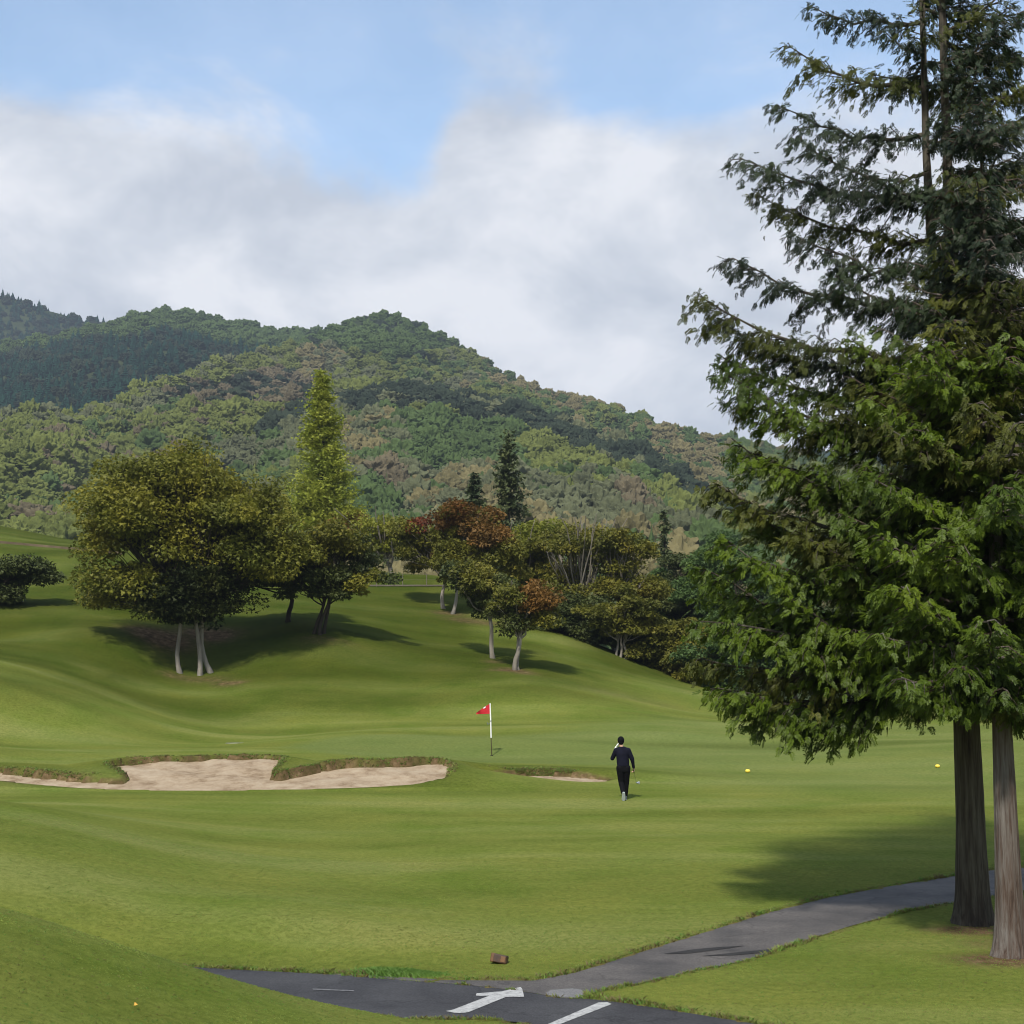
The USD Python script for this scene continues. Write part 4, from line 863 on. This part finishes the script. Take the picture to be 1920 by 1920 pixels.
# ------------------------------------------------------------------ near grass blades
def tuft(seed, n=9, w=0.10):
    r = np.random.default_rng(seed); vs, fs = [], []
    for k in range(n):
        a = r.uniform(0, 2 * np.pi); b = r.uniform(0, 2 * np.pi); o = np.array([math.cos(b), math.sin(b), 0]) * r.uniform(0, 0.6)
        s = np.array([math.cos(a), math.sin(a), 0]) * w; d = np.array([math.cos(a + 1.4), math.sin(a + 1.4), 0]) * r.uniform(0.1, 0.9); h = r.uniform(0.5, 1.0)
        vs += [o - s, o + s, o + d * 0.4 + (0, 0, h * 0.65) + s * 0.6, o + d + (0, 0, h)]; q = 4 * k; fs += [(q, q + 1, q + 2), (q, q + 2, q + 3)]
    return np.array(vs), np.array(fs)


leafy('blade', [(0.0, (0.155, 0.178, 0.032)), (0.2, (0.148, 0.198, 0.039)), (0.5, (0.259, 0.315, 0.060)), (1.0, (0.340, 0.340, 0.136))], 0.3, 1.2, spread=0.7)
leafy('lush_blade', [(0.0, (0.092, 0.177, 0.028)), (0.6, (0.162, 0.275, 0.046)), (1.0, (0.261, 0.340, 0.068))], 0.3, 1.2, spread=0.7)
leafy('dry_blade', [(0.0, (0.120, 0.098, 0.036)), (0.6, (0.204, 0.174, 0.066)), (1.0, (0.300, 0.252, 0.114))], 0.3, 1.2, spread=0.7)
gp = UsdGeom.PointInstancer.Define(stage, '/World/grass'); tag(gp.GetPrim(), 'short mown grass blades on the near turf and path edges', 'grass', kind='stuff')
gprot = []
for i, m in enumerate(['blade', 'blade', 'lush_blade', 'dry_blade']):
    gprot.append(usdkit.mesh(stage, f'/World/grass/prototypes/tuft_{i:03d}', tuft(40 + i), '/World/Looks/' + m).GetPath())
grng = np.random.default_rng(9)
def sow(n, x0, x1, y0, y1): return np.stack([grng.uniform(x0, x1, n), grng.uniform(y0, y1, n)], 1)
XY = np.vstack([sow(90000, -6.5, 8.5, 8.5, 20), sow(30000, -9, 10.5, 20, 27)])
U, V = project(np.column_stack([XY, surf(XY[:, 0], XY[:, 1])]))
d = np.minimum(dist_to(ROAD, XY[:, 0], XY[:, 1]), dist_to(LANE, XY[:, 0], XY[:, 1]))
ok = (d > 0.015) & (U > -60) & (U < 1980) & (V < 1960)
XY, d = XY[ok], d[ok]
size = grng.uniform(0.009, 0.020, len(XY)) * (1 + 0.8 * np.exp(-d / 0.12)); which = grng.choice(4, len(XY), p=[0.46, 0.34, 0.14, 0.06])
which = np.where((d < 0.16) & (grng.random(len(XY)) < 0.28), 3, which)
# ragged fringe along the asphalt and the lush clump on its upper edge
E = []
for g, cnt in ((ROAD, 5200), (LANE, 4200)):
    for q in getattr(g, 'geoms', [g]):
        tt = grng.uniform(0, q.exterior.length, cnt); E += [q.exterior.interpolate(s).coords[0] for s in tt]
E = np.array(E) + grng.normal(0, 0.05, (len(E), 2))
dd = np.minimum(dist_to(ROAD, E[:, 0], E[:, 1]), dist_to(LANE, E[:, 0], E[:, 1])); E = E[(dd > 0.002) & (E[:, 1] > 9)]
en = meshkit.fbm(np.column_stack([E * 1.1, np.zeros(len(E))]), 3, 14)
es = grng.uniform(0.02, 0.05, len(E)) * (0.5 + 1.3 * np.clip(en * 2 - 0.5, 0, 1)); ew = np.where(grng.random(len(E)) < 0.35, 3, grng.choice(3, len(E)))
c0, c1 = plane0(705, 1826), plane0(800, 1833)
lc = c0[:2] + (c1 - c0)[:2] * grng.random((1500, 1)) + grng.normal(0, 1, (1500, 2)) * (0.14, 0.10) + (0, 0.22)
ls = grng.uniform(0.025, 0.07, 1500) * np.exp(-((lc[:, 0] - c0[0]) / 0.7) ** 2) + 0.02
LP = []
for S, poly in ((S1, SAND1), (S2, SAND2)):
    q = np.array([poly.exterior.interpolate(k).coords[0] for k in grng.uniform(0, poly.exterior.length, 9000)])
    o = q + grng.normal(0, 0.10, q.shape) * (1, 1)
    dq = dist_to(poly, o[:, 0], o[:, 1]); LP.append(o[(dq > 0.001) & (o[:, 1] > S[0] + 1.6)])
LP = np.vstack(LP)
XY = np.vstack([XY, LP]); size = np.concatenate([size, grng.uniform(0.03, 0.07, len(LP))]); which = np.concatenate([which, grng.choice([0, 1, 2, 3, 3], len(LP))])
TP = np.vstack([XY, E, lc]); TS = np.concatenate([size, es, ls]); TW = np.concatenate([which, ew, np.full(1500, 2)])
tz = surf(TP[:, 0], TP[:, 1])
gp.CreatePrototypesRel().SetTargets(gprot)
gp.CreatePositionsAttr(Vt.Vec3fArray.FromNumpy(np.column_stack([TP, tz - 0.004]).astype(np.float32)))
gp.CreateProtoIndicesAttr(Vt.IntArray.FromNumpy(TW.astype(np.int32)))
gp.CreateScalesAttr(Vt.Vec3fArray.FromNumpy(np.column_stack([TS * 1.1, TS * 1.1, TS]).astype(np.float32)))
qa = grng.uniform(0, np.pi, len(TP))
gp.CreateOrientationsAttr(Vt.QuathArray([Gf.Quath(math.cos(a), 0, 0, math.sin(a)) for a in qa]))

# ------------------------------------------------------------------ golfer
plain('navy_shirt', (0.006, 0.0065, 0.014), 0.8, vary=0.3); plain('black_trousers', (0.003, 0.003, 0.004), 0.8, vary=0.3); plain('black_hair', (0.004, 0.004, 0.005), 0.8); plain('skin', (0.42, 0.25, 0.17), 0.5, vary=0.06)
plain('white_glove', (0.78, 0.78, 0.75), 0.6, vary=0.04); plain('shoe_grey', (0.10, 0.115, 0.12), 0.6); plain('sole_grey', (0.36, 0.40, 0.40), 0.6); plain('steel', (0.55, 0.55, 0.56), 0.3, metallic=1.0); plain('grip_black', (0.012, 0.012, 0.012), 0.7)


def ball(p, r, sx=1, sy=1, sz=1):
    s = trimesh.creation.icosphere(2); return s.vertices * r * np.array([sx, sy, sz]) + np.array(p)


def hull(*sets):
    return m3.Manifold.hull_points(np.vstack(sets).astype(np.float64))


def soft(parts, edge=0.02, it=8):
    m = m3.Manifold.batch_boolean(parts, m3.OpType.Add).refine_to_length(edge)
    a = m.to_mesh(); t = trimesh.Trimesh(a.vert_properties[:, :3], a.tri_verts)
    trimesh.smoothing.filter_taubin(t, iterations=it)
    return t


def chain(js):
    return [hull(ball(a, ra), ball(b, rb)) for (a, ra), (b, rb) in zip(js[:-1], js[1:])]


def hand(wrist, direction, palm_n, thumb_side, curl, scale=1.0):
    """A palm, four unequal curled fingers and a thumb from the side of the palm."""
    d = unit(np.array(direction, float)); nrm = np.array(palm_n, float); nrm = unit(nrm - d * (nrm @ d)); s = np.cross(d, nrm) * thumb_side
    w = np.array(wrist, float); out = []
    pal = [w + d * 0.02 + s * 0.022, w + d * 0.02 - s * 0.022, w + d * 0.09 + s * 0.034, w + d * 0.085 - s * 0.034]
    out.append(hull(*[ball(p, 0.014) for p in pal]))
    for i, ln in enumerate((0.072, 0.08, 0.074, 0.058)):
        o = w + d * 0.088 + s * (0.033 - 0.022 * i); p, dirn, js = o, d, [(o, 0.0098)]
        for q, fr in enumerate((0.45, 0.32, 0.23)):
            dirn = unit(dirn * math.cos(curl[q]) + nrm * math.sin(curl[q])); p = p + dirn * ln * fr; js.append((p, 0.0092 - 0.0008 * q))
        out += chain(js)
    o = w + d * 0.035 + s * 0.03; p1 = o + unit(d * 0.6 + s * 0.7 + nrm * 0.35) * 0.036; p2 = p1 + unit(d * 0.8 + s * 0.15 + nrm * 0.6) * 0.03
    return out + chain([(o, 0.012), (p1, 0.0105), (p2, 0.009)])


pf = hit(1171, 1500); pf[2] = float(surf(pf[0], pf[1]))
g = thing('person', 'golfer in black walking away with a club, gloved left hand raised to the head', 'person', pf)
J = dict(head=(-0.085, 0.03, 1.60), neck=(-0.07, 0.0, 1.43), chest=(-0.05, 0.0, 1.24), waist=(-0.03, 0.0, 1.0), hip=(-0.03, 0, 0.90),
         ls=(-0.215, 0.0, 1.355), le=(-0.32, 0.10, 1.13), lw=(-0.215, 0.20, 1.40), rs=(0.115, 0.0, 1.355), re=(0.225, -0.02, 1.10), rw=(0.27, 0.08, 0.865),
         lh=(-0.115, 0, 0.87), lk=(-0.085, 0.03, 0.47), la=(-0.045, -0.20, 0.19), rh=(0.065, 0, 0.87), rk=(0.06, 0.08, 0.46), ra=(0.03, 0.10, 0.085))
v = {k: np.array(x) for k, x in J.items()}
head = [hull(ball(v['head'] + (0, 0.0, 0.03), 0.092, 0.84, 1.02, 1.05), ball(v['head'] + (0, 0.035, -0.075), 0.052, 0.95, 1, 1)), hull(ball(v['head'] + (0, 0.098, -0.01), 0.014), ball(v['head'] + (0, 0.115, -0.03), 0.013)),
        hull(ball(v['head'] + (0, 0.088, -0.072), 0.014, 1.9, 1, 0.5)), hull(ball(v['head'] + (-0.083, -0.005, -0.012), 0.024, 0.4, 0.8, 1.3)), hull(ball(v['head'] + (0.083, -0.005, -0.012), 0.024, 0.4, 0.8, 1.3))]
lhand = hand(v['lw'], (0.35, -0.25, 0.9), (0.9, -0.1, -0.35), 1, (0.15, 0.25, 0.3))
rhand = hand(v['rw'], (0.12, 0.35, -0.92), (-0.85, 0.3, 0.05), 1, (0.9, 1.0, 0.8))
body = head + chain([(v['head'] + (0, -0.01, -0.06), 0.058), (v['neck'], 0.056), (v['chest'] + (0, 0, 0.1), 0.08)]) + [hull(ball(v['ls'], 0.05), ball(v['rs'], 0.05), ball(v['chest'], 0.11, 1.25, 0.8, 1)), hull(ball(v['chest'], 0.11, 1.25, 0.8, 1), ball(v['hip'], 0.11, 1.3, 0.85, 0.8))]
body += chain([(v['ls'], 0.05), (v['le'], 0.039), (v['lw'], 0.027)]) + chain([(v['rs'], 0.05), (v['re'], 0.039), (v['rw'], 0.027)]) + lhand + rhand
body += chain([(v['lh'], 0.078), (v['lk'], 0.052), (v['la'], 0.036)]) + chain([(v['rh'], 0.078), (v['rk'], 0.052), (v['ra'], 0.036)])
body += chain([(v['la'], 0.034), (v['la'] + (0, 0.03, -0.1), 0.03)]) + chain([(v['ra'], 0.034), (v['ra'] + (0, 0.1, -0.045), 0.028)])
obj('body', soft(body, 0.012, 5), 'skin', g, smooth=True)
hair = m3.Manifold.hull_points(ball(v['head'] + (0, -0.012, 0.035), 0.108, 0.87, 1.0, 1.02)) - hull(ball(v['head'] + (-0.06, 0.115, -0.02), 0.05), ball(v['head'] + (0.06, 0.115, -0.02), 0.05), ball(v['head'] + (0, 0.09, -0.1), 0.06))
hair = hair + hull(ball(v['head'] + (0, -0.055, -0.03), 0.062, 1.1, 0.8, 1), ball(v['head'] + (0, -0.04, 0.0), 0.07))
obj('hair', soft([hair], 0.015, 4), 'black_hair', g, smooth=True)
shirt = [hull(ball(v['ls'], 0.068), ball(v['rs'], 0.068), ball(v['neck'] + (0, 0, -0.02), 0.072), ball(v['chest'] + (0.0, 0, 0.0), 0.135, 1.32, 0.82, 1.0)), hull(ball(v['chest'], 0.135, 1.32, 0.82, 1), ball(v['waist'], 0.125, 1.30, 0.9, 0.8), ball(v['hip'] + (0, 0, 0.06), 0.125, 1.35, 0.92, 0.7)),
         *chain([(v['ls'], 0.074), (v['le'], 0.058), (v['le'] + (v['lw'] - v['le']) * 0.85, 0.044)]), *chain([(v['rs'], 0.074), (v['re'] + (v['rs'] - v['re']) * 0.15, 0.066), (v['re'], 0.053), (v['re'] + (v['rw'] - v['re']) * 0.9, 0.04)])]
obj('shirt', soft(shirt, 0.02, 8), 'navy_shirt', g, smooth=True)
trs = [hull(ball(v['hip'] + (0, 0, 0.06), 0.115, 1.35, 0.92, 0.6), ball(v['lh'] + (0.0, 0, -0.05), 0.105), ball(v['rh'] + (0, 0, -0.05), 0.105)), *chain([(v['lh'], 0.11), (v['lk'], 0.078), (v['la'] + (v['lk'] - v['la']) * 0.12, 0.064)]), *chain([(v['rh'], 0.11), (v['rk'], 0.078), (v['ra'] + (0, 0, 0.02), 0.066)])]
obj('trousers', soft(trs, 0.02, 8), 'black_trousers', g, smooth=True)
glove = [p for p in hand(v['lw'], (0.35, -0.25, 0.9), (0.9, -0.1, -0.35), 1, (0.15, 0.25, 0.3))]
gl = soft(glove + chain([(v['lw'] - unit(v['lw'] - v['le']) * 0.03, 0.032), (v['lw'] + (0.01, -0.005, 0.03), 0.03)]), 0.008, 3); gl.vertices += gl.vertex_normals * 0.003
obj('glove', gl, 'white_glove', g, smooth=True)
def shoe(a, heel_to_toe, up):
    d, w = unit(np.array(heel_to_toe, float)), unit(np.array(up, float))
    s = np.cross(d, w); o = np.array(a)
    up_ = soft([hull(ball(o + w * 0.0, 0.046), ball(o - d * 0.055 - w * 0.05, 0.036), ball(o + d * 0.06 - w * 0.045, 0.040), ball(o + d * 0.16 - w * 0.055, 0.034))], 0.012, 3)
    sl = soft([hull(*[ball(o + d * x + s * y - w * 0.083, 0.012) for x, y in ((-0.085, -0.022), (-0.085, 0.022), (0.03, 0.034), (0.03, -0.034), (0.12, 0.042), (0.12, -0.042), (0.185, 0.012), (0.185, -0.012))])], 0.012, 2)
    sh = obj('shoe', up_, 'shoe_grey', g, smooth=True); obj('sole', sl, 'sole_grey', sh, smooth=True)
shoe(v['ra'] + (0, -0.02, 0.012), (0.0, 1, 0.0), (0, 0, 1)); shoe(v['la'] + (0, -0.01, -0.0), (0.0, 0.42, -0.9), (0, 0.9, 0.42))
# the club, held in the right hand
grip = v['rw'] + np.array([0.0, 0.03, -0.085]); tipc = grip + unit(np.array([0.14, 0.72, -0.40])) * 0.78
pc = pf + grip
cl = thing('golf_club', 'golf club hanging from the right hand of the golfer', 'golf club', pc)
dcl = unit(tipc - grip)
obj('shaft', tube(np.array([dcl * 0.05, dcl * 0.4, dcl * 0.78]), [0.0065, 0.0055, 0.005], 8), 'steel', cl, smooth=True)
obj('grip', tube(np.array([-dcl * 0.12, dcl * 0.0, dcl * 0.14]), [0.014, 0.013, 0.011], 9), 'grip_black', cl, smooth=True)
e = dcl * 0.78
obj('club_head', soft([hull(ball(e, 0.014), ball(e + (0.02, 0.0, -0.01), 0.016), ball(e + (0.085, 0.01, -0.03), 0.018, 1, 0.6, 1), ball(e + (0.08, 0.01, 0.02), 0.014, 1, 0.6, 1))], 0.01, 2), 'steel', cl, smooth=True)

# ------------------------------------------------------------------ flagstick
plain('flag_red', (0.42, 0.022, 0.030), 0.7, vary=0.12); plain('flag_white', (0.75, 0.72, 0.74), 0.7, vary=0.05); plain('pole_white', (0.72, 0.72, 0.70), 0.45, vary=0.04); plain('pole_ring', (0.10, 0.11, 0.12), 0.5); plain('pole_brown', (0.055, 0.05, 0.012), 0.6); plain('cup_dark', (0.02, 0.02, 0.02), 0.9)
fb = hit(922, 1417)
fl = thing('golf_flag', 'red golf flag on a white flagstick standing in the green', 'flagstick', fb)
ft = at(919, 1319, fb[1]) - fb; hgt = ft[2]
ax_ = lambda s: np.array([ft[0] * s, 0, hgt * s])
obj('pole', tube(np.array([ax_(0.34), ax_(0.6), ax_(1.0)]), [0.030, 0.028, 0.024], 10), 'pole_white', fl, smooth=True)
obj('pole_foot', tube(np.array([ax_(0.0) - (0, 0, 0.1), ax_(0.18), ax_(0.34)]), [0.022, 0.021, 0.021], 10), 'pole_brown', fl, smooth=True, label='dull brown lower end of the pole')
obj('band', tube(np.array([ax_(0.655), ax_(0.67)]), [0.036, 0.036], 10), 'pole_ring', fl)
hook = np.array([ax_(0.635), ax_(0.625) + (-0.06, -0.02, -0.02), ax_(0.61) + (-0.11, -0.03, -0.03), ax_(0.635) + (-0.14, -0.03, 0.0)])
obj('hook', tube(hook, 0.014, 6), 'pole_ring', fl)
# the cloth: a pennant blown to the left and drooping
nu, nv_ = 22, 12
S_, T_ = np.meshgrid(np.linspace(0, 1, nu), np.linspace(0, 1, nv_))
topl = np.array([0, 0, hgt - 0.01]); X = -S_ * 0.55
hh = 0.40 * (1 - 0.86 * S_ ** 1.1)
Zt = hgt - 0.01 - 0.36 * S_ ** 1.15
Z = Zt - hh * T_
Yw = 0.05 * np.sin(S_ * 7.5 + T_ * 1.6) * (0.2 + S_) + 0.07 * S_
cloth = grid_mesh(X + ft[0], Yw, Z); cv, cf = cloth
cloth2 = join([(cv, cf), (cv + (0, 0.004, 0), cf[:, ::-1])])
obj('flag', cloth2, 'flag_red', fl, smooth=True)
i0 = slice(7, 11); fm = grid_mesh((X + ft[0])[0:3, i0], (Yw - 0.006)[0:3, i0], Z[0:3, i0])
obj('flag_mark', fm, 'flag_white', fl, label='small white mark near the top edge of the flag')
obj('cup', trimesh.creation.annulus(0.05, 0.06, 0.03).apply_translation((0, 0, 0.0)), 'cup_dark', fl)

# ------------------------------------------------------------------ small things on the turf
plain('marker_yellow', (0.72, 0.55, 0.06), 0.5, vary=0.08); plain('wood_brown', (0.040, 0.016, 0.005), 0.6, vary=0.5, scale=14); plain('wood_orange', (0.11, 0.048, 0.012), 0.6, vary=0.3); plain('leaf_orange', (0.55, 0.28, 0.03), 0.6); plain('stone_pale', (0.14, 0.15, 0.085), 0.9, vary=0.25); plain('wire', (0.14, 0.12, 0.10), 0.7); plain('earth', (0.085, 0.066, 0.040), 0.95, vary=0.3, scale=1.0)
for (u, v_, lab) in ((1402, 1449, 'small yellow ball-shaped marker on open fairway right of the golfer'), (1758, 1440, 'small yellow ball-shaped marker beneath the lowest boughs of the tall trees')):
    b = hit(u, v_); t = thing('yellow_marker', lab, 'course marker', b)
    s = trimesh.creation.icosphere(3, 0.075); s.vertices *= (1.15, 1, 0.85); s.vertices += (0, 0, 0.062)
    obj('ball', s, 'marker_yellow', t, smooth=True)
    obj('spike', tube(np.array([(0, 0, -0.08), (0, 0, 0.01)]), [0.008, 0.018], 8), 'grip_black', t)
b = hit(937, 1807); t = thing('wooden_block', 'brown wooden distance block tilted on the grass by the road', 'course marker', b, rz=-14)
def rbox(sx, sy, sz, r, o=(0, 0, 0)):
    return m3.Manifold.hull_points(np.vstack([ball(np.array(o) + (x * (sx / 2 - r), y * (sy / 2 - r), z * (sz / 2 - r)), r) for x in (-1, 1) for y in (-1, 1) for z in (-1, 1)]))
R_ = trimesh.transformations.rotation_matrix(0.14, (0, 1, 0)) @ trimesh.transformations.rotation_matrix(-0.25, (1, 0, 0))
def tilt(m):
    a = m.to_mesh(); q = trimesh.Trimesh(a.vert_properties[:, :3], a.tri_verts); q.apply_transform(R_); q.vertices += (0, 0, 0.055); return q
obj('block', tilt(rbox(0.20, 0.13, 0.105, 0.014)), 'wood_brown', t, smooth=30)
obj('end_cap', tilt(rbox(0.045, 0.136, 0.111, 0.012, (-0.085, 0, 0))), 'wood_orange', t, smooth=30)
obj('side_panel', tilt(rbox(0.06, 0.012, 0.07, 0.005, (0.055, -0.066, 0))), 'wood_orange', t, smooth=30)
b = hit(440, 1394); a = np.linspace(0, 2 * np.pi, 22, endpoint=False)
sv = np.vstack([[0, 0, 0.05], np.stack([0.34 * np.cos(a) * (1 + 0.2 * np.sin(3 * a)), 0.22 * np.sin(a), 0.0 * a + 0.03], 1), np.stack([0.42 * np.cos(a) * (1 + 0.2 * np.sin(3 * a)), 0.30 * np.sin(a), 0 * a - 0.08], 1)]); n_ = 22
obj('stone_slab', (sv + b, np.array([[0, 1 + i, 1 + (i + 1) % n_] for i in range(n_)] + [[1 + i, 1 + n_ + i, 1 + n_ + (i + 1) % n_] for i in range(n_)] + [[1 + i, 1 + n_ + (i + 1) % n_, 1 + (i + 1) % n_] for i in range(n_)])), 'stone_pale', label='flat pale stone lying in grass behind the long bunker', cat='stone')
b = hit(250, 1894); lv = scatter(LEAF, np.array([[0, 0, 0.03], [0.02, 0.01, 0.035]]), np.array([[1, 0.2, 0.3], [-0.6, 0.2, 0.4]]), np.array([[0, -0.5, 1.0], [0.2, -0.6, 1.0]]), np.array([0.035, 0.025]))
obj('fallen_leaf', (lv[0] + b, lv[1]), 'leaf_orange', label='small orange fallen leaf on the near left mound', cat='leaf')
# low wire fence along the tee mound and the earth step above the left slope
t = thing('wire_fence', 'low thin wire fence at the foot of the tee mound', 'fence', hit(760, 1098)); o = hit(760, 1098)
for u in (690, 706, 755, 800, 832):
    p = hit(u, 1100) - o; obj('post', tube(np.array([p - (0, 0, 0.2), p + (0, 0, 1.0)]), [0.035, 0.03], 6), 'wire', t)
w = np.array([hit(u, 1100) - o for u in np.linspace(690, 832, 12)])
for hgt_ in (0.08, 0.55, 0.95): obj('rail' if hgt_ < 0.1 else 'wire', tube(w + (0, 0, hgt_), 0.06 if hgt_ < 0.1 else 0.008, 5), 'wire', t)
w = np.array([hit(u, 1018 + (u / 190) * 17) for u in np.linspace(-40, 230, 16)])
ev = np.vstack([w + (0, -0.5, -0.3), w + (0, -0.25, 0.16), w + (0, 0.9, 0.2), w + (0, 1.4, -0.6)]).reshape(4, 16, 3)
obj('earth_bank', grid_mesh(ev[..., 0], ev[..., 1], ev[..., 2]), 'earth', label='low brown earth step along the left hill crest', kind='structure')

# ------------------------------------------------------------------ air
mat('air', {'v': ('principled_volume', {'color': (0.72, 0.82, 0.95), 'density': 0.00012, 'anisotropy': 0.2})}, [], surface=None, volume='v.volume')
hb = trimesh.creation.box((7600, 4300, 460)); hb.apply_translation((0, 1650, 206))
obj('haze', hb, 'air', label='thin pale blue air over the valley', kind='stuff')
